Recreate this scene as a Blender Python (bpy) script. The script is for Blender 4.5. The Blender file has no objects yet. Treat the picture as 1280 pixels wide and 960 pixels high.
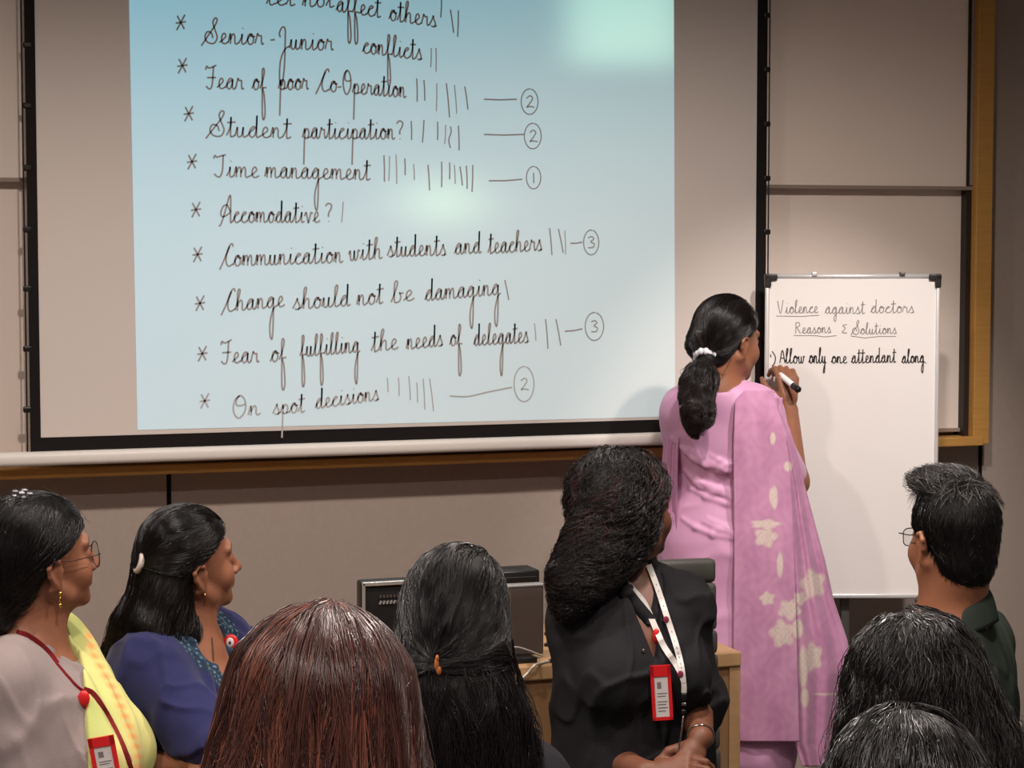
import bpy, bmesh, math, random
import numpy as np
from mathutils import Vector, Matrix

random.seed(7)
rng = np.random.default_rng(7)
R_ = math.radians

# ------------------------------------------------------------------ camera, world, lights, exposure
F = 2700.0                      # focal length in pixels of the 1280 px wide frame
PITCH = math.atan(180.0 / F)    # camera looks slightly down
YAW = R_(19.0)                  # and to the right of the wall's normal
CAM_Z = 1.75
WALL_Y = 5.94                   # the wall behind the screen
CEIL_Z = 2.86

SC = bpy.context.scene
COL = SC.collection
cam_d = bpy.data.cameras.new('camera')
cam = bpy.data.objects.new('camera', cam_d)
COL.objects.link(cam)
cam_d.sensor_width = 36.0
cam_d.lens = 36.0 * F / 1280.0
cam_d.clip_start = 0.05
cam.location = (0, 0, CAM_Z)
cam.rotation_euler = (math.pi / 2 - PITCH, 0, -YAW)
SC.camera = cam

SC.view_settings.view_transform = 'Standard'
SC.view_settings.look = 'None'
SC.view_settings.gamma = 1.0
SC.view_settings.exposure = 0.42
SC.view_settings.use_curve_mapping = False

world = bpy.data.worlds.new('room_air')
SC.world = world
world.use_nodes = True
world.node_tree.nodes['Background'].inputs[0].default_value = (1.0, 0.9, 0.84, 1)
world.node_tree.nodes['Background'].inputs[1].default_value = 0.0

WARM = (1.0, 0.91, 0.835)


def spot(name, loc, energy, size=130, blend=0.6, radius=0.05, color=WARM, target=None):
    d = bpy.data.lights.new(name, 'SPOT')
    d.energy = energy
    d.spot_size = R_(size)
    d.spot_blend = blend
    d.shadow_soft_size = radius
    d.color = color
    o = bpy.data.objects.new(name, d)
    COL.objects.link(o)
    o.location = loc
    if target is not None:
        v = Vector(target) - Vector(loc)
        o.rotation_euler = v.to_track_quat('-Z', 'Y').to_euler()
    return o


def area(name, loc, energy, sx, sy, color=WARM, spread=180, rot=(0, 0, 0)):
    d = bpy.data.lights.new(name, 'AREA')
    d.shape = 'RECTANGLE'
    d.size, d.size_y = sx, sy
    d.energy = energy
    d.color = color
    d.spread = R_(spread)
    o = bpy.data.objects.new(name, d)
    COL.objects.link(o)
    o.location = loc
    o.rotation_euler = rot
    return o


# a row of ceiling downlights in front of the board wall, two more rows over the seats
for lx, le in ((-0.6, 40), (0.7, 62), (2.2, 84)):
    spot('front_downlight', (lx, WALL_Y - 1.95, CEIL_Z - 0.03), le, 168, 0.62)
spot('added_whiteboard_fill', (2.75, 3.9, CEIL_Z - 0.03), 116, 42, 0.8, color=(1.0, 0.945, 0.90), target=(2.95, 5.66, 1.0))  # added fill lamp, narrowed to brighten the standing whiteboard and spare the screen
for lx in (-0.7, 0.7, 2.1):
    spot('middle_downlight', (lx, 3.0, CEIL_Z - 0.03), 62, 135, 0.6)
for lx in (-0.8, 0.6, 2.0):
    spot('rear_downlight', (lx, 1.1, CEIL_Z - 0.03), 62, 135, 0.6)

# ------------------------------------------------------------------ frames
# "C" frame: x to the camera's right, y level away from the camera, z up, origin on the floor under the camera
cy_, sy_ = math.cos(YAW), math.sin(YAW)


def c2w(p):
    return Vector((p[0] * cy_ + p[1] * sy_, -p[0] * sy_ + p[1] * cy_, p[2]))


def w2c(p):
    return np.array([p[0] * cy_ - p[1] * sy_, p[0] * sy_ + p[1] * cy_, p[2]])


def ray_c(px, py):
    a = (480.0 - py) / F
    return np.array([(px - 640.0) / F, math.cos(PITCH) + a * math.sin(PITCH), -math.sin(PITCH) + a * math.cos(PITCH)])


def pix(px, py, Y):
    """C-frame point seen at a photo pixel, Y metres away"""
    d = ray_c(px, py)
    return np.array([0, 0, CAM_Z]) + d * (Y / d[1])


def wpix(px, py, yw):
    """world point seen at a photo pixel on the plane y = yw parallel to the board wall"""
    d = c2w(ray_c(px, py))
    t = yw / d[1]
    return Vector((d[0] * t, yw, CAM_Z + d[2] * t))


def proj(P):
    P = np.asarray(P, float)
    x, y, z = P[..., 0], P[..., 1], P[..., 2] - CAM_Z
    d = y * math.cos(PITCH) - z * math.sin(PITCH)
    v = y * math.sin(PITCH) + z * math.cos(PITCH)
    return 640 + F * x / d, 480 - F * v / d


# ------------------------------------------------------------------ materials
def lin(c):
    return tuple(((v / 255.0) / 12.92) if v / 255.0 <= 0.04045 else (((v / 255.0) + 0.055) / 1.055) ** 2.4 for v in c)


MATS = {}


def mat(name, rgb, rough=0.6, spec=0.4, metal=0.0, noise=0.0, nscale=40.0, bump=0.0, bscale=200.0, dye=False,
        emit=None, estr=0.0, sheen=0.0, coat=0.0, stretch=None, alpha=None, sub=0.0):
    if name in MATS:
        return MATS[name]
    m = bpy.data.materials.new(name)
    m.use_nodes = True
    nt = m.node_tree
    b = nt.nodes['Principled BSDF']
    c = lin(rgb)
    b.inputs['Base Color'].default_value = (*c, 1)
    b.inputs['Roughness'].default_value = rough
    b.inputs['Specular IOR Level'].default_value = spec
    b.inputs['Metallic'].default_value = metal
    if sheen:
        b.inputs['Sheen Weight'].default_value = sheen
        b.inputs['Sheen Roughness'].default_value = 0.4
    if coat:
        b.inputs['Coat Weight'].default_value = coat
        b.inputs['Coat Roughness'].default_value = 0.15
    if sub:
        b.inputs['Subsurface Weight'].default_value = sub
        b.inputs['Subsurface Radius'].default_value = (0.012, 0.004, 0.002)
        b.inputs['Subsurface Scale'].default_value = 1.0
    tc = nt.nodes.new('ShaderNodeTexCoord')
    vec = tc.outputs['Object']
    if stretch:
        mp = nt.nodes.new('ShaderNodeMapping')
        mp.inputs['Scale'].default_value = stretch
        nt.links.new(vec, mp.inputs['Vector'])
        vec = mp.outputs['Vector']
    src = None
    if dye:
        at = nt.nodes.new('ShaderNodeAttribute')
        at.attribute_name = 'dye'
        src = at.outputs['Color']
    if noise:
        n = nt.nodes.new('ShaderNodeTexNoise')
        n.inputs['Scale'].default_value = nscale
        n.inputs['Detail'].default_value = 5
        nt.links.new(vec, n.inputs['Vector'])
        mr = nt.nodes.new('ShaderNodeMapRange')
        mr.inputs['To Min'].default_value = 1 - noise
        mr.inputs['To Max'].default_value = 1 + noise
        nt.links.new(n.outputs['Fac'], mr.inputs['Value'])
        mx = nt.nodes.new('ShaderNodeMix')
        mx.data_type = 'RGBA'
        mx.blend_type = 'MULTIPLY'
        mx.inputs['Factor'].default_value = 1.0
        mx.inputs['A'].default_value = (*c, 1)
        if src is not None:
            nt.links.new(src, mx.inputs['A'])
        nt.links.new(mr.outputs['Result'], mx.inputs['B'])
        src = mx.outputs['Result']
    if src is not None:
        nt.links.new(src, b.inputs['Base Color'])
    if bump:
        n2 = nt.nodes.new('ShaderNodeTexNoise')
        n2.inputs['Scale'].default_value = bscale
        n2.inputs['Detail'].default_value = 4
        nt.links.new(vec, n2.inputs['Vector'])
        bp = nt.nodes.new('ShaderNodeBump')
        bp.inputs['Strength'].default_value = bump
        bp.inputs['Distance'].default_value = 0.004
        nt.links.new(n2.outputs['Fac'], bp.inputs['Height'])
        nt.links.new(bp.outputs['Normal'], b.inputs['Normal'])
    if emit is not None:
        b.inputs['Emission Color'].default_value = (*lin(emit), 1)
        b.inputs['Emission Strength'].default_value = estr
    if alpha is not None:
        b.inputs['Alpha'].default_value = alpha
    MATS[name] = m
    return m


# ------------------------------------------------------------------ object helpers
def tag(o, label=None, cat=None, group=None, kind=None):
    if label:
        o['label'] = label
    if cat:
        o['category'] = cat
    if group:
        o['group'] = group
    if kind:
        o['kind'] = kind
    return o


class Root:
    """an Empty at a thing's base; base is given in the C or the world frame and children use the same frame"""

    def __init__(self, name, label, cat, base, frame='C', group=None):
        o = bpy.data.objects.new(name, None)
        COL.objects.link(o)
        o.empty_display_size = 0.1
        self.base = np.array(base, float)
        self.frame = frame
        if frame == 'C':
            o.location = c2w(base)
            o.rotation_euler = (0, 0, -YAW)
        else:
            o.location = base
        tag(o, label, cat, group)
        self.o = o


def mesh_obj(name, V, Fc, m, root=None, parent=None, smooth=True, dye=None, label=None, poly_mats=None):
    """link one mesh; V in root's frame; parent (an object under root) makes it a sub-part"""
    V = np.asarray(V, float)
    base = root.base if root is not None else np.zeros(3)
    V = V - base
    me = bpy.data.meshes.new(name)
    if isinstance(Fc, np.ndarray):
        k = Fc.shape[1]
        nf = len(Fc)
        me.vertices.add(len(V))
        me.vertices.foreach_set('co', V.astype(np.float32).ravel())
        me.loops.add(nf * k)
        me.loops.foreach_set('vertex_index', Fc.astype(np.int32).ravel())
        me.polygons.add(nf)
        me.polygons.foreach_set('loop_start', (np.arange(nf) * k).astype(np.int32))
        me.polygons.foreach_set('loop_total', np.full(nf, k, np.int32))
        me.update(calc_edges=True)
        me.validate()
    else:
        me.from_pydata([tuple(v) for v in V], [], Fc)
    ms = m if isinstance(m, (list, tuple)) else [m]
    for mm in ms:
        me.materials.append(mm)
    if poly_mats is not None:
        me.polygons.foreach_set('material_index', np.asarray(poly_mats, np.int32))
    if smooth:
        me.polygons.foreach_set('use_smooth', np.ones(len(me.polygons), bool))
    if dye is not None and len(dye) == len(me.vertices):
        a = me.color_attributes.new('dye', 'FLOAT_COLOR', 'POINT')
        c4 = np.ones((len(dye), 4), np.float32)
        c4[:, :3] = dye
        a.data.foreach_set('color', c4.ravel())
    o = bpy.data.objects.new(name, me)
    COL.objects.link(o)
    if parent is not None:
        o.parent = parent
    elif root is not None:
        o.parent = root.o
    if label:
        o['label'] = label
    return o


class MB:
    """collects simple shapes into one mesh"""

    def __init__(self):
        self.V = []
        self.F = []

    def add(self, V, Fc):
        n = len(self.V)
        self.V += [tuple(v) for v in V]
        self.F += [tuple(i + n for i in f) for f in Fc]
        return self

    def box(self, c, s, rz=0.0, bev=0.0, rx=0.0, ry=0.0):
        bm = bmesh.new()
        bmesh.ops.create_cube(bm, size=1.0)
        bmesh.ops.scale(bm, vec=s, verts=bm.verts)
        if bev > 0:
            bmesh.ops.bevel(bm, geom=list(bm.edges), offset=bev, segments=2, affect='EDGES', profile=0.5)
        M = Matrix.Translation(c) @ Matrix.Rotation(rz, 4, 'Z') @ Matrix.Rotation(rx, 4, 'X') @ Matrix.Rotation(ry, 4, 'Y')
        bm.transform(M)
        bm.verts.index_update()
        self.add([v.co[:] for v in bm.verts], [[v.index for v in f.verts] for f in bm.faces])
        bm.free()
        return self

    def tube(self, pts, r, n=8, closed=False):
        V, Fc = tube(pts, r, n, closed)
        return self.add(V, Fc)

    def ball(self, c, r, seg=16, rings=10):
        bm = bmesh.new()
        bmesh.ops.create_uvsphere(bm, u_segments=seg, v_segments=rings, radius=1.0)
        rr = (r, r, r) if not hasattr(r, '__len__') else r
        bmesh.ops.scale(bm, vec=rr, verts=bm.verts)
        bmesh.ops.translate(bm, vec=c, verts=bm.verts)
        bm.verts.index_update()
        self.add([v.co[:] for v in bm.verts], [[v.index for v in f.verts] for f in bm.faces])
        bm.free()
        return self

    def done(self, name, m, root=None, parent=None, smooth=False, label=None, bevel=0.0):
        o = mesh_obj(name, self.V, self.F, m, root, parent, smooth, label=label)
        return o


def tube(pts, r, n=8, closed=False):
    pts = np.asarray(pts, float)
    N = len(pts)
    rr = np.full(N, r, float) if np.isscalar(r) else np.asarray(r, float)
    T = np.gradient(pts, axis=0)
    if closed:
        T = np.roll(pts, -1, 0) - np.roll(pts, 1, 0)
    T /= np.linalg.norm(T, axis=1)[:, None] + 1e-9
    up = np.array([0, 0, 1.0])
    if abs(T[0] @ up) > 0.9:
        up = np.array([1.0, 0, 0])
    V = []
    A = np.cross(T[0], up)
    A /= np.linalg.norm(A)
    for i in range(N):
        A = A - (A @ T[i]) * T[i]
        A /= np.linalg.norm(A) + 1e-9
        B = np.cross(T[i], A)
        for k in range(n):
            a = 2 * math.pi * k / n
            V.append(pts[i] + rr[i] * (math.cos(a) * A + math.sin(a) * B))
    Fc = []
    for i in range(N if closed else N - 1):
        j = (i + 1) % N
        for k in range(n):
            k2 = (k + 1) % n
            Fc.append((i * n + k, i * n + k2, j * n + k2, j * n + k))
    if not closed:
        Fc.append(tuple(range(n - 1, -1, -1)))
        Fc.append(tuple((N - 1) * n + k for k in range(n)))
    return V, Fc


def spline(pts, per=8):
    """Catmull-Rom through the points"""
    P = np.asarray(pts, float)
    if len(P) < 3:
        t = np.linspace(0, 1, per + 1)[:, None]
        return P[0] + (P[-1] - P[0]) * t
    Q = np.vstack([2 * P[0] - P[1], P, 2 * P[-1] - P[-2]])
    out = []
    t = np.linspace(0, 1, per, endpoint=False)[:, None]
    for i in range(1, len(Q) - 2):
        a, b, c, d = Q[i - 1], Q[i], Q[i + 1], Q[i + 2]
        out.append(0.5 * (2 * b + (c - a) * t + (2 * a - 5 * b + 4 * c - d) * t ** 2 + (3 * b - a - 3 * c + d) * t ** 3))
    out.append(P[-1][None])
    return np.vstack(out)


# ------------------------------------------------------------------ implicit shapes
class Shape:
    """a list of blended implicit primitives that can be evaluated anywhere or meshed"""

    def __init__(self):
        self.ops = []

    def _add(self, op, fn, lo, hi, k):
        self.ops.append((op, fn, np.asarray(lo, float), np.asarray(hi, float), k))
        return self

    def ell(self, c, r, k=0.02, M=None, op='u', inf=0.0):
        c = np.asarray(c, float)
        r = np.asarray(r, float) + inf
        if M is None:
            Rm, t = np.eye(3), np.zeros(3)
        else:
            Rm, t = M
        cw = Rm @ c + t

        def fn(P):
            q = (P - cw) @ Rm
            k0 = np.sqrt(((q / r) ** 2).sum(-1)) + 1e-9
            k1 = np.sqrt(((q / (r * r)) ** 2).sum(-1)) + 1e-9
            return k0 * (k0 - 1.0) / k1
        m = r.max()
        return self._add(op, fn, cw - m, cw + m, k)

    def cap(self, a, b, ra, rb=None, k=0.02, M=None, op='u', flat=None, inf=0.0):
        """round cone from a to b; flat = (axis, s): squeezed by s along axis"""
        rb = ra if rb is None else rb
        ra, rb = ra + inf, rb + inf
        a = np.asarray(a, float)
        b = np.asarray(b, float)
        if M is not None:
            a, b = M[0] @ a + M[1], M[0] @ b + M[1]
        ax, s = None, 1.0
        if flat is not None:
            ax = np.asarray(flat[0], float)
            ax = ax / np.linalg.norm(ax)
            if M is not None:
                ax = M[0] @ ax
            s = flat[1]

        def sq(P):
            if ax is None:
                return P
            return P + (P @ ax)[..., None] * ax * (1.0 / s - 1.0)
        a2, b2 = sq(a), sq(b)
        ba = b2 - a2
        L = max(float(ba @ ba), 1e-9)

        def fn(P):
            pa = sq(P) - a2
            h = np.clip(pa @ ba / L, 0, 1)
            d = np.sqrt(((pa - h[..., None] * ba) ** 2).sum(-1)) - (ra + (rb - ra) * h)
            return d * (s if s < 1 else 1.0)
        m = max(ra, rb)
        return self._add(op, fn, np.minimum(a, b) - m, np.maximum(a, b) + m, k)

    def chain(self, pts, rad, k=0.02, op='u', flat=None, inf=0.0):
        for i in range(len(pts) - 1):
            self.cap(pts[i], pts[i + 1], rad[i], rad[i + 1], k, None, op, flat, inf)
        return self

    def fun(self, op, fn, k=0.0):
        """global modifier: fn(P) -> distance to unite/cut, or with op 'd' an amount added"""
        return self._add(op, fn, [-1e3] * 3, [1e3] * 3, k)

    @staticmethod
    def _mix(op, v, d, k):
        if op == 'd':
            return v + d
        if op == 's':
            d = -d
            if k <= 0:
                return np.maximum(v, d)
            h = np.clip(0.5 - 0.5 * (d - v) / k, 0, 1)
            return d * (1 - h) + v * h + k * h * (1 - h)
        if k <= 0:
            return np.minimum(v, d)
        h = np.clip(0.5 + 0.5 * (v - d) / k, 0, 1)
        return v * (1 - h) + d * h - k * h * (1 - h)

    def __call__(self, P):
        P = np.asarray(P, float)
        v = np.full(P.shape[:-1], 1.0)
        for op, fn, lo, hi, k in self.ops:
            v = self._mix(op, v, fn(P), k)
        return v

    def grad(self, P, e=0.0015):
        G = np.empty(P.shape)
        for i in range(3):
            d = np.zeros(3)
            d[i] = e
            G[..., i] = self(P + d) - self(P - d)
        return G / (np.linalg.norm(G, axis=-1)[..., None] + 1e-9)

    def mesh(self, h):
        los = [o[2] for o in self.ops if o[0] == 'u' and o[2][0] > -900]
        his = [o[3] for o in self.ops if o[0] == 'u' and o[3][0] < 900]
        lo = np.min(los, 0) - 4 * h - 0.01
        hi = np.max(his, 0) + 4 * h + 0.01
        n = np.ceil((hi - lo) / h).astype(int) + 1
        ax = [lo[i] + h * np.arange(n[i]) for i in range(3)]
        v = np.full(n, 1.0, np.float32)
        for op, fn, l, u, k in self.ops:
            pad = k + 3 * h + 0.008
            i0 = np.clip(np.floor((l - pad - lo) / h).astype(int), 0, n - 1)
            i1 = np.clip(np.ceil((u + pad - lo) / h).astype(int) + 1, 1, n)
            sl = tuple(slice(a, b) for a, b in zip(i0, i1))
            sub = v[sl]
            if op != 'u':
                msk = np.abs(sub) < 0.05 if op == 'd' else sub < 0.05
                idx = np.nonzero(msk)
                P = np.stack([ax[j][i0[j] + idx[j]] for j in range(3)], -1)
                sub[idx] = self._mix(op, sub[idx], fn(P), k)
            else:
                X, Y, Z = np.meshgrid(ax[0][sl[0]], ax[1][sl[1]], ax[2][sl[2]], indexing='ij')
                P = np.stack([X, Y, Z], -1)
                v[sl] = self._mix(op, sub, fn(P), k)
        return nets(v, lo, h)


def nets(v, lo, h):
    """surface nets"""
    s = v < 0
    a = s[:-1, :-1, :-1].astype(np.int8)
    for dx in (0, 1):
        for dy in (0, 1):
            for dz in (0, 1):
                if dx + dy + dz:
                    a = a + s[dx:s.shape[0] - 1 + dx, dy:s.shape[1] - 1 + dy, dz:s.shape[2] - 1 + dz]
    idx = np.nonzero((a > 0) & (a < 8))
    N = len(idx[0])
    ids = np.full(a.shape, -1, np.int32)
    ids[idx] = np.arange(N)
    I = np.stack(idx, -1)
    acc = np.zeros((N, 3))
    cnt = np.zeros(N)
    corners = [(x, y, z) for x in (0, 1) for y in (0, 1) for z in (0, 1)]
    for c in corners:
        for d in range(3):
            if c[d] == 0:
                e = list(c)
                e[d] = 1
                v0 = v[I[:, 0] + c[0], I[:, 1] + c[1], I[:, 2] + c[2]].astype(float)
                v1 = v[I[:, 0] + e[0], I[:, 1] + e[1], I[:, 2] + e[2]].astype(float)
                m = (v0 < 0) != (v1 < 0)
                t = np.where(m, v0 / np.where(m, v0 - v1, 1), 0)
                p = np.tile(np.array(c, float), (N, 1))
                p[:, d] += t
                acc[m] += p[m]
                cnt[m] += 1
    V = lo + h * (I + acc / np.maximum(cnt, 1)[:, None])
    faces = []
    for d in range(3):
        e1, e2 = (d + 1) % 3, (d + 2) % 3
        sh = list(s.shape)
        sl0 = [slice(1, sh[0] - 1), slice(1, sh[1] - 1), slice(1, sh[2] - 1)]
        sl1 = list(sl0)
        sl1[d] = slice(2, sh[d])
        A, B = s[tuple(sl0)], s[tuple(sl1)]
        ii = np.stack(np.nonzero(A != B), -1) + 1
        if len(ii) == 0:
            continue
        ina = s[ii[:, 0], ii[:, 1], ii[:, 2]]
        ok = (ii[:, d] < a.shape[d]) & (ii[:, e1] < a.shape[e1]) & (ii[:, e2] < a.shape[e2])
        ii, ina = ii[ok], ina[ok]
        q = []
        for o1, o2 in ((1, 1), (0, 1), (0, 0), (1, 0)):
            j = ii.copy()
            j[:, e1] -= o1
            j[:, e2] -= o2
            q.append(ids[j[:, 0], j[:, 1], j[:, 2]])
        q = np.stack(q, -1)
        q[~ina] = q[~ina][:, ::-1]
        faces.append(q[(q >= 0).all(1)])
    return V, np.vstack(faces)


def hit(shape, px, py, y0=1.5, y1=7.0):
    """first point of an implicit shape seen at a photo pixel (C frame)"""
    d = ray_c(px, py)
    d = d / np.linalg.norm(d)
    t = y0
    o = np.array([0, 0, CAM_Z])
    for _ in range(400):
        p = o + d * t
        f = float(shape(p[None])[0])
        if f < 0.0006:
            return p
        t += min(max(f * 0.6, 0.0006), 0.25)
        if t > y1:
            return None
    return p


def waves(seed, n=7, f0=30.0, f1=90.0, aniso=(1, 1, 1)):
    r = np.random.default_rng(seed)
    K = r.normal(size=(n, 3))
    K /= np.linalg.norm(K, axis=1)[:, None]
    K *= np.asarray(aniso)
    K *= np.linspace(f0, f1, n)[:, None]
    ph = r.uniform(0, 6.28, n)
    am = 1.0 / np.linspace(1, f1 / f0, n) ** 0.7
    am /= am.sum()

    def fn(P):
        v = np.zeros(P.shape[:-1])
        w = 0.25 * np.sin(P @ (K[0] * 0.7) + 1.0)
        for k, p, a in zip(K, ph, am):
            v += a * np.sin(P @ k + p + 3 * w)
        return v
    return fn

# ------------------------------------------------------------------ the room
M_FABRIC = mat('wall_fabric', (166, 150, 140), 0.9, 0.1, noise=0.06, nscale=60, bump=0.15, bscale=500)
M_GAP = mat('panel_gap', (22, 18, 17), 0.9, 0.1)
M_WOOD = mat('honey_wood', (186, 136, 70), 0.5, 0.4, noise=0.22, nscale=9, stretch=(1, 8, 14))
M_BOARD = mat('wall_board_enamel', (240, 222, 210), 0.35, 0.4, noise=0.03, nscale=3)
M_BOARDRIM = mat('wall_board_rim', (150, 132, 120), 0.4, 0.5)
M_DARKTRIM = mat('dark_bronze_trim', (44, 34, 28), 0.5, 0.4)
M_CARPET = mat('carpet', (104, 100, 98), 0.95, 0.1, noise=0.2, nscale=120, bump=0.3, bscale=600)
M_CEIL = mat('ceiling_paint', (222, 220, 218), 0.9, 0.1)
M_PLAIN = mat('plain_wall', (190, 184, 180), 0.9, 0.1, noise=0.03, nscale=8)

X0, X1, YR = -2.6, 5.2, -1.6


def structure(name, mb, m):
    o = mb.done(name, m)
    tag(o, kind='structure')
    return o


structure('floor', MB().box(((X0 + X1) / 2, (WALL_Y + YR) / 2, -0.05), (X1 - X0 + 0.4, WALL_Y - YR + 0.4, 0.1)), M_CARPET)
structure('ceiling', MB().box(((X0 + X1) / 2, (WALL_Y + YR) / 2, CEIL_Z + 0.05), (X1 - X0 + 0.4, WALL_Y - YR + 0.4, 0.1)), M_CEIL)
structure('wall_back', MB().box(((X0 + X1) / 2, WALL_Y + 0.05, CEIL_Z / 2), (X1 - X0 + 0.4, 0.1, CEIL_Z)), M_FABRIC)
structure('wall_left', MB().box((X0 - 0.05, (WALL_Y + YR) / 2, CEIL_Z / 2), (0.1, WALL_Y - YR, CEIL_Z)), M_PLAIN)
structure('wall_right', MB().box((X1 + 0.05, (WALL_Y + YR) / 2, CEIL_Z / 2), (0.1, WALL_Y - YR, CEIL_Z)), M_PLAIN)
structure('wall_rear', MB().box(((X0 + X1) / 2, YR - 0.05, CEIL_Z / 2), (X1 - X0 + 0.4, 0.1, CEIL_Z)), M_PLAIN)
structure('baseboard_back', MB().box(((X0 + X1) / 2, WALL_Y - 0.008, 0.05), (X1 - X0, 0.016, 0.1)), M_DARKTRIM)

# joints between the fabric wall panels
LEDGE_Z = wpix(1228, 556, WALL_Y - 0.1)[2]
n = 0
for px, py in ((211, 610), (1225, 575)):
    n += 1
    gx = wpix(px, py, WALL_Y)[0]
    structure('trim_%d' % n, MB().box((gx, WALL_Y - 0.001, (LEDGE_Z + 0.1) / 2), (0.012, 0.004, LEDGE_Z - 0.1)), M_GAP)

# honey wood frame around the sliding boards: right upright and the ledge below
fxr0, fxr1 = wpix(1216, 300, WALL_Y - 0.07)[0], wpix(1236, 300, WALL_Y - 0.07)[0]
n += 1
structure('trim_%d' % n, MB().box(((fxr0 + fxr1) / 2, WALL_Y - 0.045, (LEDGE_Z + CEIL_Z) / 2), (fxr1 - fxr0, 0.09, CEIL_Z - LEDGE_Z), bev=0.003), M_WOOD)
n += 1
lx1 = wpix(1230, 550, WALL_Y - 0.1)[0]
lz0, lz1 = wpix(1228, 557, WALL_Y - 0.1)[2], wpix(1228, 546, WALL_Y - 0.1)[2]
structure('trim_%d' % n, MB().box(((X0 + lx1) / 2, WALL_Y - 0.05, (lz0 + lz1) / 2), (lx1 - X0, 0.10, lz1 - lz0), bev=0.003), M_WOOD)
n += 1
structure('trim_%d' % n, MB().box((fxr0 - 0.009, WALL_Y - 0.03, (LEDGE_Z + CEIL_Z) / 2), (0.018, 0.06, CEIL_Z - LEDGE_Z)), M_DARKTRIM)

# sliding wall boards: the upper leaf hangs in front of the lower one
bx1u = wpix(1216, 150, WALL_Y - 0.055)[0]
bx1l = wpix(1209, 400, WALL_Y - 0.03)[0]
z_seam = wpix(1100, 237, WALL_Y - 0.055)[2]


def wall_board(label, x0, x1, z0, z1, yf):
    r = Root('wall_board', label, 'wall board', ((x0 + x1) / 2, yf, z0), 'W', 'sliding boards on the back wall')
    MB().box(((x0 + x1) / 2, yf + 0.008, (z0 + z1) / 2), (x1 - x0, 0.016, z1 - z0)).done('panel', M_BOARD, r)
    MB().box(((x0 + x1) / 2, yf - 0.002, z0 + 0.006), (x1 - x0, 0.020, 0.012), bev=0.002).done('bottom_rail', M_BOARDRIM, r)
    MB().box((x1 - 0.006, yf - 0.002, (z0 + z1) / 2), (0.012, 0.020, z1 - z0 - 0.03), bev=0.002).done('side_rail', M_BOARDRIM, r)
    return r


xm = 0.9
wall_board('cream upper wall board right of the projection screen, above the standing whiteboard', xm + 0.003, bx1u, z_seam, CEIL_Z - 0.02, WALL_Y - 0.055)
wall_board('cream lower wall board behind the standing whiteboard, above the wooden ledge', xm + 0.003, bx1l, lz1 + 0.012, z_seam + 0.06, WALL_Y - 0.028)
wall_board('cream upper wall board showing left of the projection screen', X0 + 0.01, xm - 0.003, z_seam, CEIL_Z - 0.02, WALL_Y - 0.055)
wall_board('cream lower wall board showing left of the projection screen above its white bar', X0 + 0.01, xm - 0.003, lz1 + 0.012, z_seam + 0.06, WALL_Y - 0.028)

# ------------------------------------------------------------------ projection screen
YS = WALL_Y - 0.13
M_SCREEN = mat('screen_fabric', (214, 202, 195), 0.85, 0.15)
M_BLACKCLOTH = mat('screen_border', (24, 20, 20), 0.8, 0.2)
M_WHITEBAR = mat('white_enamel', (226, 218, 212), 0.4, 0.4)
M_BLACKPL = mat('black_plastic', (20, 18, 18), 0.4, 0.4)
ox0, ox1 = wpix(34, 274, YS)[0], wpix(957.5, 274, YS)[0]
ix0, ix1 = wpix(47, 274, YS)[0], wpix(945, 274, YS)[0]
iz = wpix(52, 547, YS)[2]
oz = wpix(38, 566, YS)[2]
zt = CEIL_Z - 0.16
scr = Root('projection_screen', 'large pull-down projection screen with black border showing a handwritten list', 'projection screen', ((ox0 + ox1) / 2, YS, oz), 'W')


def grid_quad(x0, x1, z0, z1, y, nx=2, nz=2):
    V, Fc = [], []
    for j in range(nz):
        for i in range(nx):
            V.append((x0 + (x1 - x0) * i / (nx - 1), y, z0 + (z1 - z0) * j / (nz - 1)))
    for j in range(nz - 1):
        for i in range(nx - 1):
            a = j * nx + i
            Fc.append((a, a + 1, a + nx + 1, a + nx))
    return V, Fc


MB().box(((ix0 + ix1) / 2, YS + 0.001, (iz + zt) / 2), (ix1 - ix0, 0.002, zt - iz)).done('screen_fabric', M_SCREEN, scr)
b = MB()
b.box(((ox0 + ix0) / 2, YS + 0.0005, (oz + zt) / 2), (ix0 - ox0, 0.004, zt - oz))
b.box(((ox1 + ix1) / 2, YS + 0.0005, (oz + zt) / 2), (ox1 - ix1, 0.004, zt - oz))
b.box(((ix0 + ix1) / 2, YS + 0.0005, (oz + iz) / 2), (ix1 - ix0, 0.004, iz - oz))
b.done('black_border', M_BLACKCLOTH, scr)
bz0, bz1 = wpix(38, 583, YS - 0.02)[2], wpix(38, 565.5, YS - 0.02)[2]
MB().box(((ox0 - 0.35 + ox1 + 0.02) / 2, YS - 0.004, (bz0 + bz1) / 2), (ox1 - ox0 + 0.37, 0.05, bz1 - bz0), bev=0.012).done('bottom_bar', M_WHITEBAR, scr, smooth=True)
MB().box(((ox0 + ox1) / 2, YS + 0.02, CEIL_Z - 0.08), (ox1 - ox0 + 0.36, 0.13, 0.15), bev=0.02).done('roller_case', M_WHITEBAR, scr)
for px, ys_ in ((34, (-20, 56, 132, 210, 287, 361, 436, 512)), (958.5, (-49, 19, 87, 155, 223, 290, 357, 424))):
    for py in ys_:
        c = wpix(px, py, YS)
        MB().box((c[0], YS, c[2]), (0.022, 0.012, 0.016), bev=0.004).done('tension_tab', M_BLACKPL, scr)
for x_ in (ox0 - 0.008, ox1 + 0.008):
    MB().tube([(x_, YS + 0.001, oz), (x_, YS + 0.001, zt)], 0.0022, 6).done('tension_cord', M_BLACKPL, scr)

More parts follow.
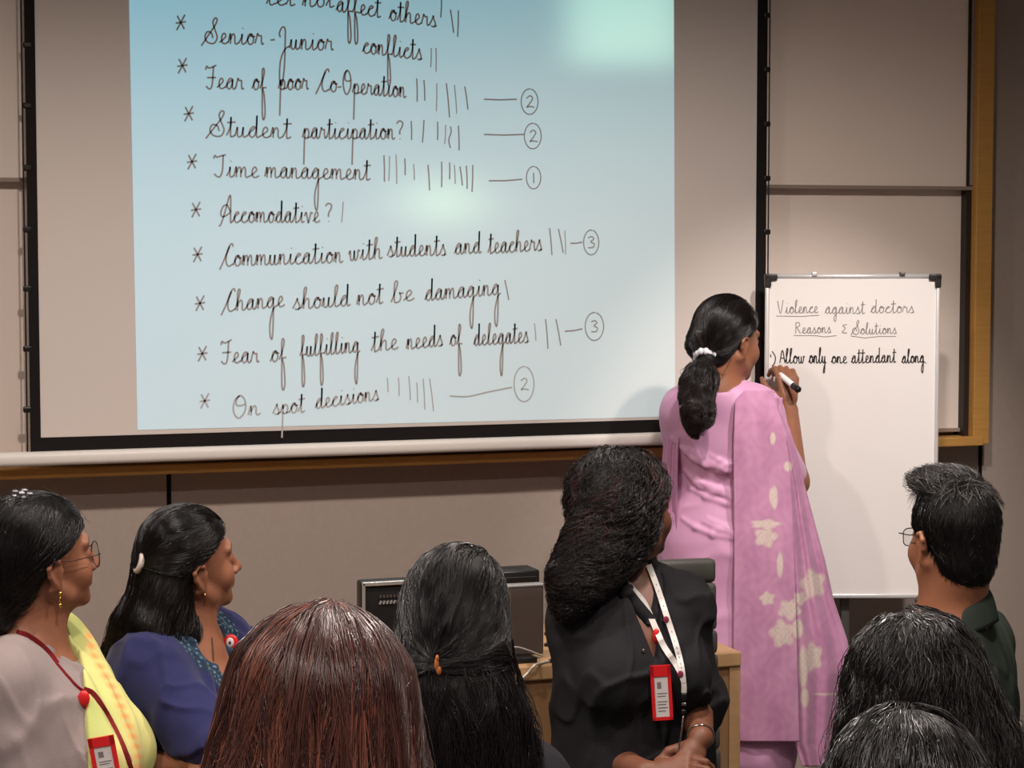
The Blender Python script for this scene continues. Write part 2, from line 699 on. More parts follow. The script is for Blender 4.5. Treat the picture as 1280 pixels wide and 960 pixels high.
# what the projector throws on the screen: a lit picture of a page of handwriting
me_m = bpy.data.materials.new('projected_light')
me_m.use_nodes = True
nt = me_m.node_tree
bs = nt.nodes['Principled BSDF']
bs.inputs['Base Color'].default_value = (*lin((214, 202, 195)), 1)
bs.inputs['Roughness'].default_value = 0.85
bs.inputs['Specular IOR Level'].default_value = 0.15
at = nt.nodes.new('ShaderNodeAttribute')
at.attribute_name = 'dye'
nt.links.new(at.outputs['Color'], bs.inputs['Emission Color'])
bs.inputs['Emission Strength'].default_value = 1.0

nx, nz = 70, 60
V = []
for j in range(nz):
    for i in range(nx):
        u, v = i / (nx - 1), j / (nz - 1)
        px = (160 + 12 * v) * (1 - u) + (842 + 2 * v) * u
        py = (-70) * (1 - v) + v * (537.5 * (1 - u) + 520.5 * u)
        p = wpix(px, py, YS - 0.0012)
        V.append((p[0], p[1], p[2]))
Fc = []
for j in range(nz - 1):
    for i in range(nx - 1):
        a = j * nx + i
        Fc.append((a, a + nx, a + nx + 1, a + 1))
PXY = np.array([proj(w2c(v)) for v in V])
px, py = PXY[:, 0], PXY[:, 1]
wx = np.clip((px - 160) / 680, 0, 1)[:, None]
wy = np.clip(py / 535, 0, 1)[:, None]
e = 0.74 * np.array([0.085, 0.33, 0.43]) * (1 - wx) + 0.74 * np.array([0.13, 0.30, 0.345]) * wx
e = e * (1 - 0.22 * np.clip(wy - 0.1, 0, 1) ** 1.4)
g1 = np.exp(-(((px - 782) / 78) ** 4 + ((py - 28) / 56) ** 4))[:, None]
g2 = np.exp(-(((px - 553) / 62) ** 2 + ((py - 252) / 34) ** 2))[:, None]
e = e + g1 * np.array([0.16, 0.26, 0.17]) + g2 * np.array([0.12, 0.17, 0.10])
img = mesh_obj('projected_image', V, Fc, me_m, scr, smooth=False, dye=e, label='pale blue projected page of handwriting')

# ------------------------------------------------------------------ handwriting
G = {
 'a': (1.05, [[(0,.1),(.25,.5),(.7,.93),(.45,1),(.2,.6),(.2,.2),(.4,0),(.65,.3),(.76,.95)],[(.76,.95),(.72,.3),(.85,0),(1.05,.15)]]),
 'b': (.95, [[(0,.1),(.35,1.2),(.5,1.9),(.35,2.05),(.25,1.6),(.25,.2),(.4,0),(.65,.1),(.75,.5),(.65,.9),(.72,.82),(.95,.85)]]),
 'c': (.85, [[(0,.1),(.3,.6),(.7,.88),(.5,1.),(.25,.7),(.2,.25),(.4,0),(.65,.05),(.85,.2)]]),
 'd': (1.05, [[(0,.1),(.25,.5),(.65,.93),(.45,1),(.2,.6),(.2,.2),(.4,0),(.65,.3),(.76,1.0),(.8,2.1)],[(.8,2.1),(.75,.3),(.85,0),(1.05,.15)]]),
 'e': (.85, [[(0,.1),(.3,.35),(.62,.7),(.5,1.),(.3,.85),(.22,.4),(.35,.05),(.6,.03),(.85,.2)]]),
 'f': (.75, [[(0,.1),(.3,.8),(.52,1.7),(.4,2.05),(.28,1.7),(.28,0),(.28,-2.3),(.42,-2.9),(.6,-2.3),(.5,-.6),(.35,.1),(.75,.2)]]),
 'g': (1.05, [[(0,.1),(.25,.5),(.65,.93),(.45,1),(.2,.6),(.2,.2),(.4,.02),(.65,.3),(.76,.95)],[(.76,.95),(.73,-1.6),(.62,-3.0),(.42,-2.6),(.42,-1.4),(.72,-.2),(1.05,.15)]]),
 'h': (1.05, [[(0,.1),(.35,1.2),(.5,1.9),(.38,2.05),(.25,1.6),(.22,0)],[(.22,.4),(.45,.9),(.65,.95),(.72,.7),(.72,.15),(.85,0),(1.05,.15)]]),
 'i': (.65, [[(0,.1),(.25,.6),(.33,1.)],[(.33,1),(.3,.2),(.42,0),(.65,.15)],[(.36,1.5),(.42,1.56)]]),
 'l': (.65, [[(0,.1),(.35,1.1),(.5,1.9),(.38,2.05),(.25,1.6),(.25,.25),(.38,0),(.65,.15)]]),
 'm': (1.4, [[(0,.1),(.15,.8),(.22,.95),(.22,0)],[(.22,.4),(.4,.9),(.55,.95),(.62,.7),(.62,0)],[(.62,.4),(.82,.9),(.97,.95),(1.03,.7),(1.03,.2),(1.15,0),(1.4,.15)]]),
 'n': (1.0, [[(0,.1),(.15,.8),(.22,.95),(.22,0)],[(.22,.4),(.4,.9),(.55,.95),(.63,.7),(.63,.2),(.75,0),(1.0,.15)]]),
 'o': (.9, [[(0,.1),(.25,.6),(.55,1.),(.3,.9),(.2,.45),(.35,.02),(.65,.1),(.76,.55),(.6,.98),(.52,.85),(.7,.75),(.9,.8)]]),
 'p': (.95, [[(0,.1),(.25,.9)],[(.28,1.),(.16,-2.5)],[(.25,.5),(.5,.95),(.75,.7),(.7,.2),(.45,0),(.25,.15)],[(.6,.05),(.95,.15)]]),
 'r': (.85, [[(0,.1),(.2,.9),(.25,1.05),(.38,.85),(.6,.85),(.6,.4),(.68,.05),(.85,.15)]]),
 's': (.8, [[(0,.1),(.35,.8),(.42,1.05),(.5,.7),(.65,.3),(.5,0),(.2,.05)],[(.5,.0),(.8,.15)]]),
 't': (.7, [[(0,.1),(.3,.9),(.38,1.9)],[(.38,1.9),(.33,.2),(.45,0),(.7,.15)],[(.05,1.35),(.75,1.42)]]),
 'u': (1.0, [[(0,.1),(.2,.95)],[(.2,.95),(.2,.2),(.35,0),(.55,.2),(.68,.95)],[(.68,.95),(.65,.2),(.78,0),(1,.15)]]),
 'v': (.95, [[(0,.6),(.15,.95),(.25,.8),(.4,.1),(.47,0),(.68,.7),(.75,.95),(.95,.85)]]),
 'w': (1.2, [[(0,.6),(.15,.95),(.2,.2),(.35,0),(.55,.3),(.6,.95)],[(.6,.95),(.6,.2),(.75,0),(.95,.4),(1,.95),(1.2,.85)]]),
 'y': (1.0, [[(0,.1),(.2,.95),(.2,.3),(.35,.05),(.55,.2),(.7,.95)],[(.7,.95),(.66,-.9),(.5,-1.3),(.38,-1.),(.7,-.1),(1,.15)]]),
 'S': (1.45, [[(-.25,-.25),(.4,.75),(1.05,1.75),(1.25,2.3),(1.05,2.45),(.85,2.0),(1.05,1.3),(1.25,.6),(.95,.02),(.35,.1),(.1,.6),(.3,1.1),(.7,1.0),(.85,.5)]]),
 'T': (1.15, [[(0,1.75),(.12,2.05),(.3,1.9),(.6,2.0),(1.1,2.15)],[(.85,2.1),(.78,.6),(.55,.02),(.3,.05),(.05,.3)]]),
 'F': (1.15, [[(0,1.75),(.12,2.1),(.3,1.95),(.6,2.0),(1.1,2.25)],[(.8,2.1),(.7,.6),(.55,.02),(.3,-.05),(.05,.2)],[(.15,1.0),(1.05,1.05)]]),
 'J': (1.1, [[(.2,1.1),(.1,1.5),(.35,2.05),(.65,2.0),(.68,1.),(.6,-1.6),(.35,-3.5),(.12,-2.9),(.2,-1.2),(.6,-.1),(1.1,.3)]]),
 'C': (1.2, [[(-.2,-.3),(.3,.7),(.8,1.9),(1.1,2.15),(1.2,1.85)],[(.85,1.9),(.5,1.),(.5,.3),(.75,0),(1.2,.2)]]),
 'A': (1.4, [[(-.25,-.35),(0,-.2),(.45,.9),(.95,2.4),(1.15,2.45),(1.15,1.),(1.15,0),(1.4,.15)],[(1.15,1.),(.75,1.65),(.3,1.55),(.02,1.),(.1,.6),(.5,.6),(1.1,.95)]]),
 'O': (1.3, [[(.6,2.2),(.25,1.8),(.1,.9),(.3,.1),(.65,-.1),(1.05,.6),(1.05,1.6),(.7,2.2),(.4,1.9),(.35,1.3),(.7,1.15),(1.05,1.25)]]),
 '-': (.5, [[(0,.45),(.4,.5)]]),
 '?': (.8, [[(.05,1.5),(.3,1.75),(.6,1.6),(.55,1.2),(.35,.8),(.35,.45)],[(.35,.05),(.4,.0)]]),
 'V': (1.3, [[(0,2.0),(.5,0),(.95,2.1)]]),
 'R': (1.2, [[(.1,0),(.15,2.0)],[(.1,1.9),(.7,1.95),(.8,1.4),(.2,1.05)],[(.35,1.05),(.95,0)]]),
 'P': (1.0, [[(.1,0),(.55,1.8),(1.,0)],[(.3,.7),(.8,.7)]]),
 '&': (.6, [[(.5,1.3),(.1,1.2),(.35,.8),(.05,.3),(.5,.1)]]),
 '2': (1.0, [[(.1,1.5),(.5,1.9),(.8,1.5),(.5,.7),(.15,0),(.45,.12),(1.,.0)]]),
 '1': (.5, [[(.3,1.9),(.25,0)]]),
 '3': (1.0, [[(.1,1.7),(.5,1.9),(.75,1.5),(.4,1.05),(.8,.7),(.65,.1),(.1,.05)]]),
 ')': (.5, [[(0,2.0),(.35,1.2),(.25,.3),(0,-.2)]]),
}


class Pen:
    """ink ribbons lying on a plane; to3 turns a photo pixel into a point on it"""

    def __init__(self, to3, normal):
        self.to3, self.n = to3, np.asarray(normal, float)
        self.V, self.F = [], []

    def line(self, pts, w):
        P = np.array([self.to3(x, y) for x, y in pts], float)
        T = np.gradient(P, axis=0)
        T /= np.linalg.norm(T, axis=1)[:, None] + 1e-12
        S = np.cross(T, self.n) * (w / 2)
        b = len(self.V)
        N = len(P)
        self.V += [tuple(p) for p in P - S] + [tuple(p) for p in P + S]
        self.F += [(b + i, b + i + 1, b + N + i + 1, b + N + i) for i in range(N - 1)]

    def word(self, text, x0, x1, yb0, yb1, xh, w, per=5, drop=1.0):
        adv = sum(G[c][0] for c in text)
        sx = (x1 - x0) / adv
        x = x0
        for c in text:
            a, strokes = G[c]
            for s in strokes:
                pts = []
                for gx, gy in s:
                    X = x + gx * sx
                    gy = gy * drop if gy < 0 else gy
                    pts.append((X, yb0 + (yb1 - yb0) * (X - x0) / (x1 - x0) - gy * xh))
                self.line(spline(pts, per), w)
            x += a * sx

    def done(self, name, m, root, parent=None, label=None):
        return mesh_obj(name, self.V, self.F, m, root, parent, smooth=False, label=label)


W_ = 0.0046


class Lines:
    """writing on the screen, one mesh per written line"""

    def __init__(self):
        self.pens = {}

    def line(self, pts, w):
        self.at(np.mean([q[1] for q in pts])).line(pts, w)

    def at(self, y):
        i = int(np.searchsorted([50, 94, 149.5, 190, 246, 281, 335, 390, 450], y))
        if i not in self.pens:
            self.pens[i] = Pen(lambda x, y: wpix(x, y, YS - 0.0024), (0, -1, 0))
        return self.pens[i]

    def word(self, t, x0, x1, y0, y1, xh, w, at=None):
        self.at((y0 + y1) / 2 if at is None else at).word(t, x0, x1, y0, y1, xh, w)


pen, faint = Lines(), Lines()
WORDS = [
 ('let', 333, 369, 6, 7), ('not', 378, 418, 8, 9), ('affect', 420, 476, 14, 22), ('others', 486, 546, 25, 34),
 ('Senior', 255, 330, 54, 56), ('-', 338, 345, 56, 56), ('Junior', 348, 417, 61, 63), ('conflicts', 453, 528, 66, 75),
 ('Fear', 257, 305, 110, 112), ('of', 315, 333, 112, 112), ('poor', 348, 386, 112, 112), ('Co-', 397, 428, 114, 115), ('Operation', 428, 508, 116, 122),
 ('Student', 261, 364, 170, 173), ('participation', 378, 494, 173, 174), ('?', 495, 506, 174, 174),
 ('Time', 267, 324, 221, 222), ('management', 331, 463, 222, 225),
 ('Accomodative', 276, 400, 278, 278), ('?', 406, 417, 277, 277),
 ('Communication', 277, 429, 333, 328), ('with', 436, 478, 326, 323), ('students', 484, 558, 321, 319), ('and', 568, 602, 318, 316), ('teachers', 610, 678, 317, 313),
 ('Change', 279, 356, 390, 383), ('should', 366, 438, 387, 382), ('not', 446, 479, 382, 379), ('be', 489, 518, 379, 375), ('damaging', 531, 626, 376, 368),
 ('Fear', 276, 324, 454, 453), ('of', 338, 358, 453, 449), ('fulfilling', 375, 450, 446, 440), ('the', 464, 498, 440, 436), ('needs', 508, 554, 437, 432), ('of', 562, 578, 432, 432), ('delegates', 592, 661, 432, 428),
]
LINE_Y = {'let': 20, 'Senior': 70, 'Fear': 120, 'Student': 170, 'Time': 220, 'Accomodative': 270, 'Communication': 310, 'Change': 370}
ly = 20
for t, a, b_, y0, y1 in WORDS:
    ly = 420 if (t == 'Fear' and ly > 300) else LINE_Y.get(t, ly)
    pen.word(t, a, b_, y0, y1, 13.0, W_, ly)
for t, a, b_, y0, y1 in (('On', 290, 326, 522, 518), ('spot', 341, 381, 518, 515), ('decisions', 394, 474, 511, 500)):
    faint.word(t, a, b_, y0, y1, 12.0, W_, 500)
for cx, cyy, p_ in ((226, 28, pen), (228, 82, pen), (236, 142, pen), (240, 202, pen), (245, 262, pen), (247, 318, pen), (250, 379, pen), (253, 442, pen), (256, 501, faint)):
    row_ = {28: 70, 82: 120, 142: 170, 202: 220, 262: 270, 318: 310, 379: 370, 442: 420, 501: 500}[cyy]
    for a in (8, 62, 118):
        c_, s_ = math.cos(R_(a)), math.sin(R_(a))
        rr = 6.5 if a == 8 else 11 if a == 62 else 9.5
        p_.at(row_).line([(cx - rr * c_, cyy + rr * s_), (cx, cyy), (cx + rr * c_, cyy - rr * s_)], W_)
TALLY = [
 (pen, [(552, -4, 551, 22), (563, 12, 567, 41), (573, 13, 572, 46), (521, 98, 521.5, 127), (530, 100, 531, 126), (558, 104, 562, 147), (581, 108, 585, 137),
        (514, 151, 514.5, 175), (530, 150, 528, 178), (547, 152, 547, 175), (573, 157, 574, 188),
        (480, 194, 480.5, 227), (506, 198, 506.5, 219), (535, 206, 537, 238), (552, 202, 552, 234), (562, 203, 562, 224), (575, 208, 578, 232), (583, 207, 584, 236), (591, 206, 590, 240),
        (687, 285, 690, 319), (698, 286, 704, 316), (631, 350, 636, 375),
        (682, 399, 685, 436), (695, 399, 701, 432)]),
 (faint, [(539, 60, 538.5, 84), (545, 60, 545, 90), (546, 104, 545.5, 139), (568, 106, 571, 142), (557, 156, 556, 180), (487, 195, 486, 226), (495, 193, 496, 230), (517, 205, 518, 225), (568, 206, 569, 230), (706, 288, 707, 318),
          (429, 252, 427, 278), (668, 404, 670, 426), (484, 472, 485, 490), (498, 472, 499, 495), (511, 470, 513, 500), (521, 478, 522, 503), (529, 473, 531, 512), (537, 473, 542, 514)]),
]
for p_, L_ in TALLY:
    for xa, ya, xb, yb in L_:
        p_.line([(xa, ya), ((xa + xb) / 2 + 0.3, (ya + yb) / 2), (xb, yb)], W_ * (0.85 if p_ is pen else 0.7))
pen.line(spline([(563, 158), (564, 165), (561, 175), (563, 185)]), W_ * 0.85)
for xa, ya, xb, yb in ((605, 124, 646, 124), (605, 168, 655, 168), (611, 226, 653, 224), (713, 304, 728, 302.5), (706, 414, 728, 411)):
    pen.line([(xa, ya), ((xa + xb) / 2, (ya + yb) / 2 + 0.8), (xb, yb)], W_ * 0.9)
faint.line(spline([(562, 495), (585, 495.5), (610, 490), (640, 484)]), W_ * 0.9)
for cx, cyy, rx, ry, dgt, p_ in ((662, 127, 10.5, 16, '2', pen), (666, 170, 10.5, 16, '2', pen), (667, 222, 9, 14, '1', pen), (739, 303, 9.5, 15.5, '3', pen), (743, 408, 11.5, 17.5, '3', pen), (655, 480, 12.5, 22, '2', faint)):
    p_.line([(cx + rx * math.sin(a), cyy - ry * math.cos(a)) for a in np.linspace(0.2, 6.4, 30)], W_ * 0.75)
    if dgt == '1':
        p_.line([(cx, cyy - 6), (cx + 0.3, cyy + 7)], W_ * 0.8)
    else:
        p_.word(dgt, cx - 5, cx + 6, cyy + 7, cyy + 7, 7.5, W_ * 0.8, cyy)
M_INK = mat('projected_ink', (172, 162, 160), 0.9, 0.1)
M_INKF = mat('projected_faint_ink', (190, 182, 180), 0.9, 0.1)
for pn, mm in ((pen, M_INK), (faint, M_INKF)):
    for i in sorted(pn.pens):
        pn.pens[i].done('handwritten_line' if pn is pen or i == 9 else 'faint_tally_marks', mm, scr, img)

# ------------------------------------------------------------------ standing whiteboard
M_WB = mat('whiteboard_enamel', (232, 224, 220), 0.25, 0.5)
M_ALU = mat('brushed_aluminium', (218, 214, 212), 0.3, 0.6, metal=0.35)
M_CORNER = mat('corner_plastic', (40, 36, 36), 0.4, 0.4)
M_POST = mat('grey_steel_post', (96, 92, 88), 0.4, 0.5, metal=0.5)
YB = 6.30
wb_tl, wb_br = pix(957, 343, YB), pix(1177, 748, YB)
bx0, bx1, bzt, bzb = wb_tl[0], pix(1175.5, 345, YB)[0], wb_tl[2], wb_br[2]
wb = Root('whiteboard', 'white standing whiteboard with handwritten notes and aluminium frame', 'whiteboard', ((bx0 + bx1) / 2, YB + 0.05, 0.0), 'C')
MB().box(((bx0 + bx1) / 2, YB + 0.008, (bzt + bzb) / 2), (bx1 - bx0 - 0.012, 0.014, bzt - bzb - 0.012)).done('writing_panel', M_WB, wb)
for nm, c, s in (('top_rail', ((bx0 + bx1) / 2, YB + 0.006, bzt - 0.006), (bx1 - bx0 - 0.02, 0.022, 0.013)),
                 ('bottom_rail', ((bx0 + bx1) / 2, YB + 0.006, bzb + 0.007), (bx1 - bx0 - 0.02, 0.022, 0.014)),
                 ('side_rail', (bx0 + 0.006, YB + 0.006, (bzt + bzb) / 2), (0.012, 0.022, bzt - bzb - 0.02)),
                 ('side_rail', (bx1 - 0.006, YB + 0.006, (bzt + bzb) / 2), (0.012, 0.022, bzt - bzb - 0.02))):
    if nm == 'top_rail':
        MB().tube([(c[0] - s[0] / 2, c[1], c[2]), (c[0], c[1], c[2]), (c[0] + s[0] / 2, c[1], c[2])], 0.0085, 16).done(nm, M_ALU, wb, smooth=True)
    else:
        MB().box(c, s, bev=0.004).done(nm, M_ALU, wb, smooth=True)
for sx in (0, 1):
    for sz in (0, 1):
        xx = bx1 if sx else bx0
        zz = bzt if sz else bzb
        dx, dz = (-1 if sx else 1), (-1 if sz else 1)
        MB().box((xx + dx * 0.0155, YB + 0.005, zz + dz * 0.008), (0.037, 0.028, 0.018), bev=0.004) \
            .box((xx + dx * 0.007, YB + 0.005, zz + dz * 0.0185), (0.018, 0.028, 0.041), bev=0.004).done('corner_cap', M_CORNER, wb)
for px_ in (1018, 1128):
    c = pix(px_, 343, YB - 0.004)
    MB().box((c[0], YB + 0.004, bzt + 0.001), (0.016, 0.024, 0.012), bev=0.003).done('hook_clip', M_ALU if px_ == 1018 else M_POST, wb)
for px_ in (985, 1056):
    xx = pix(px_, 760, YB + 0.04)[0]
    MB().box((xx, YB + 0.045, (bzt - 0.15) / 2), (0.026, 0.026, bzt - 0.15), bev=0.003) \
        .box((xx, YB - 0.02, 0.03), (0.03, 0.5, 0.03), bev=0.004).done('leg', M_POST, wb)
hk = [pix(1163, 782, YB - 0.02), pix(1158, 768, YB - 0.02), pix(1152, 758, YB - 0.03), pix(1149, 750, YB - 0.03)]
MB().tube(spline(hk, 5), 0.008, 8).ball(hk[-1], 0.013).done('adjusting_knob', M_POST, wb, smooth=True)
MB().box((pix(1163, 770, YB)[0], YB + 0.02, (bzb - 0.08) ), (0.02, 0.02, 0.17), bev=0.003).done('bracket', M_POST, wb)
wp = Pen(lambda x, y: pix(x, y, YB + 0.0002), (0, -1, 0))
wbold = Pen(lambda x, y: pix(x, y, YB + 0.0002), (0, -1, 0))
ww = 0.0024
for t, a, b_, y0, y1, xh in (('Violence', 972, 1023, 392, 391, 8.0), ('against', 1031, 1081, 392, 392, 8.0), ('doctors', 1088, 1143, 391, 391, 8.0),
                             ('Reasons', 994, 1039, 417, 416, 7.0), ('&', 1052, 1060, 418, 417, 9), ('Solutions', 1065, 1121, 418, 417, 7.0)):
    wp.word(t, a, b_, y0, y1, xh, ww, 5, .4)
wp.line([(970, 395), (1000, 395.5), (1024, 394)], ww * 0.8)
wp.line([(992, 419.5), (1020, 419.5), (1030, 421), (1046, 419.5)], ww * 0.8)
wp.line([(1064, 420), (1082, 422.5), (1098, 420.5), (1120, 420.5)], ww * 0.8)
for t, a, b_, y0, y1, xh in ((')', 965, 971, 457, 457, 9), ('Pllow', 974, 1006, 454, 454, 9), ('only', 1011, 1033, 454, 454, 9.5), ('one', 1039, 1059, 454, 454, 8.5),
                             ('attendant', 1064, 1120, 454, 453, 9), ('along', 1127, 1156, 454, 453, 8.5)):
    wbold.word(t, a, b_, y0, y1, xh, ww * 1.3, 5, 1.0 if t == 'only' else .5)
wbold.line([(963, 443), (963.5, 447)], ww * 1.2)
wbold.line([(1156, 453.5), (1158, 453.5)], ww)
wp.done('pencil_like_writing', mat('thin_marker_ink', (138, 130, 128), 0.6, 0.3), wb)
wbold.done('bold_writing', mat('black_marker_ink', (38, 34, 34), 0.6, 0.3), wb)

# ------------------------------------------------------------------ people: shared builders
def rot(h, p=0.0, r=0.0):
    """columns: right, forward, up; heading 0 looks away from the camera, 90 to its right"""
    h, p, r = R_(h), R_(p), R_(r)
    f = np.array([math.sin(h) * math.cos(p), math.cos(h) * math.cos(p), math.sin(p)])
    rt = np.array([math.cos(h), -math.sin(h), 0.0])
    u = np.cross(rt, f)
    rt2 = rt * math.cos(r) + u * math.sin(r)
    return np.stack([rt2, f, np.cross(rt2, f)], 1)


def add_head(S, M, s=1.0):
    """head in local units: x right, y forward, z up, origin between the eyes' level and the ears"""
    Rm, t = M
    M2 = (Rm, t)

    def E(c, r, k=0.02, op='u'):
        S.ell(np.array(c) * s, np.array(r) * s, k * s, M2, op)

    def C(a, b, ra, rb, k=0.01, op='u'):
        S.cap(np.array(a) * s, np.array(b) * s, ra * s, rb * s, k * s, M2, op)
    E((0, -.016, .034), (.0745, .094, .086), .01)
    E((0, .030, -.025), (.060, .062, .085), .03)
    E((0, .034, -.074), (.047, .050, .036), .03)
    E((0, .079, -.099), (.019, .015, .014), .025)
    for x in (-1, 1):
        E((x * .038, .058, -.034), (.026, .026, .028), .02)
        C((x * .010, .086, .026), (x * .042, .072, .024), .011, .010, .012)
        C((x * .050, .020, -.072), (x * .064, -.012, -.045), .016, .014, .02)
        E((x * .032, .096, .003), (.019, .016, .011), .012, 's')
    for x in (-1, 1):
        E((x * .032, .0745, .001), (.0148, .0140, .0128), .003)
        E((x * .032, .090, .000), (.0125, .0080, .0042), .002, 's')
    C((0, .088, .010), (0, .111, -.030), .0075, .0105, .012)
    E((0, .109, -.034), (.0125, .012, .010), .008)
    for x in (-1, 1):
        E((x * .0135, .098, -.037), (.008, .011, .0075), .006)
        E((x * .0065, .104, -.0445), (.0034, .006, .004), .003, 's')
    C((0, .099, -.046), (0, .096, -.056), .0055, .0055, .008)
    for x in (-1, 1):
        C((0, .0985, -.0595), (x * .021, .086, -.0635), .0058, .0035, .004)
        C((0, .0965, -.0705), (x * .017, .087, -.0665), .0066, .0038, .004)
    C((-.020, .094, -.0648), (.020, .094, -.0648), .0016, .0016, .002, 's')
    for x in (-1, 1):
        C((x * .073, -.004, -.038), (x * .0755, .000, -.010), .0075, .0075, .006)
        pts = [(x * .0745, .000, -.008), (x * .081, -.004, .010), (x * .084, -.018, .013), (x * .086, -.029, .000), (x * .083, -.025, -.018), (x * .077, -.014, -.034), (x * .0745, -.006, -.046)]
        rd = [.004, .0045, .0048, .0048, .0045, .0055, .0065]
        for i in range(len(pts) - 1):
            C(pts[i], pts[i + 1], rd[i], rd[i + 1], .004)
        E((x * .076, -.014, -.008), (.0045, .015, .022), .005)


def hand(S, w, fdir, dorsal, thumb, curl=(25, 35, 25), s=1.0, spread=0.05, tcurl=0.5, flare=(0, 0, 0, 0)):
    """palm, four unequal fingers and a thumb leaving the side of the palm"""
    y = np.asarray(fdir, float)
    y /= np.linalg.norm(y)
    z = np.asarray(dorsal, float)
    z = z - (z @ y) * y
    z /= np.linalg.norm(z)
    x = np.cross(y, z)
    Rm = np.stack([x, y, z], 1)
    M = (Rm, np.asarray(w, float))

    def C(a, b, ra, rb, k=.004):
        S.cap(np.array(a) * s, np.array(b) * s, ra * s, rb * s, k * s, M)
    th = thumb
    C((0, -.01, 0), (th * .004, .03, 0), .021, .020, .012)
    for xx in (.027, .009, -.009, -.026):
        C((th * xx * .55, .025, 0), (th * xx, .084, .001), .0145, .0105, .010)
    lens = ((.040, .025, .020), (.045, .029, .022), (.042, .026, .021), (.032, .020, .018))
    for i, xx in enumerate((.027, .009, -.009, -.026)):
        p = np.array((th * xx, .086, .0))
        ang = 0.0
        for j, L in enumerate(lens[i]):
            ang += R_(curl[j] + flare[i])
            d = np.array((th * spread * (1.5 - i), math.cos(ang), -math.sin(ang)))
            q = p + d * L
            r0 = (.0092, .0082, .0074)[j]
            C(p, q, r0, r0 - .0009, .003)
            p = q
    p = np.array((th * .020, .020, -.004))
    for d, L, r0 in (((.62, .60, -.35), .042, .0125), ((.30, .82, -.55 * tcurl - .1), .033, .0098), ((-.05, .85, -.9 * tcurl), .026, .0085)):
        d = np.array((th * d[0], d[1], d[2]))
        d /= np.linalg.norm(d)
        q = p + d * L
        C(p, q, r0, r0 - .0012, .006)
        p = q


SKIN = dict(brown=(142, 92, 68), dark=(112, 70, 52), light=(166, 112, 84), tan=(150, 98, 72))
M_SKIN = mat('skin', (150, 100, 75), 0.5, 0.35, dye=True, noise=0.05, nscale=60, bump=0.06, bscale=350, sub=0.06)
M_EYE = mat('eye_surface', (235, 230, 225), 0.1, 0.5, dye=True)
M_TROUSER = {}


def lerp(a, b, t):
    return np.asarray(a, float) * (1 - t) + np.asarray(b, float) * t


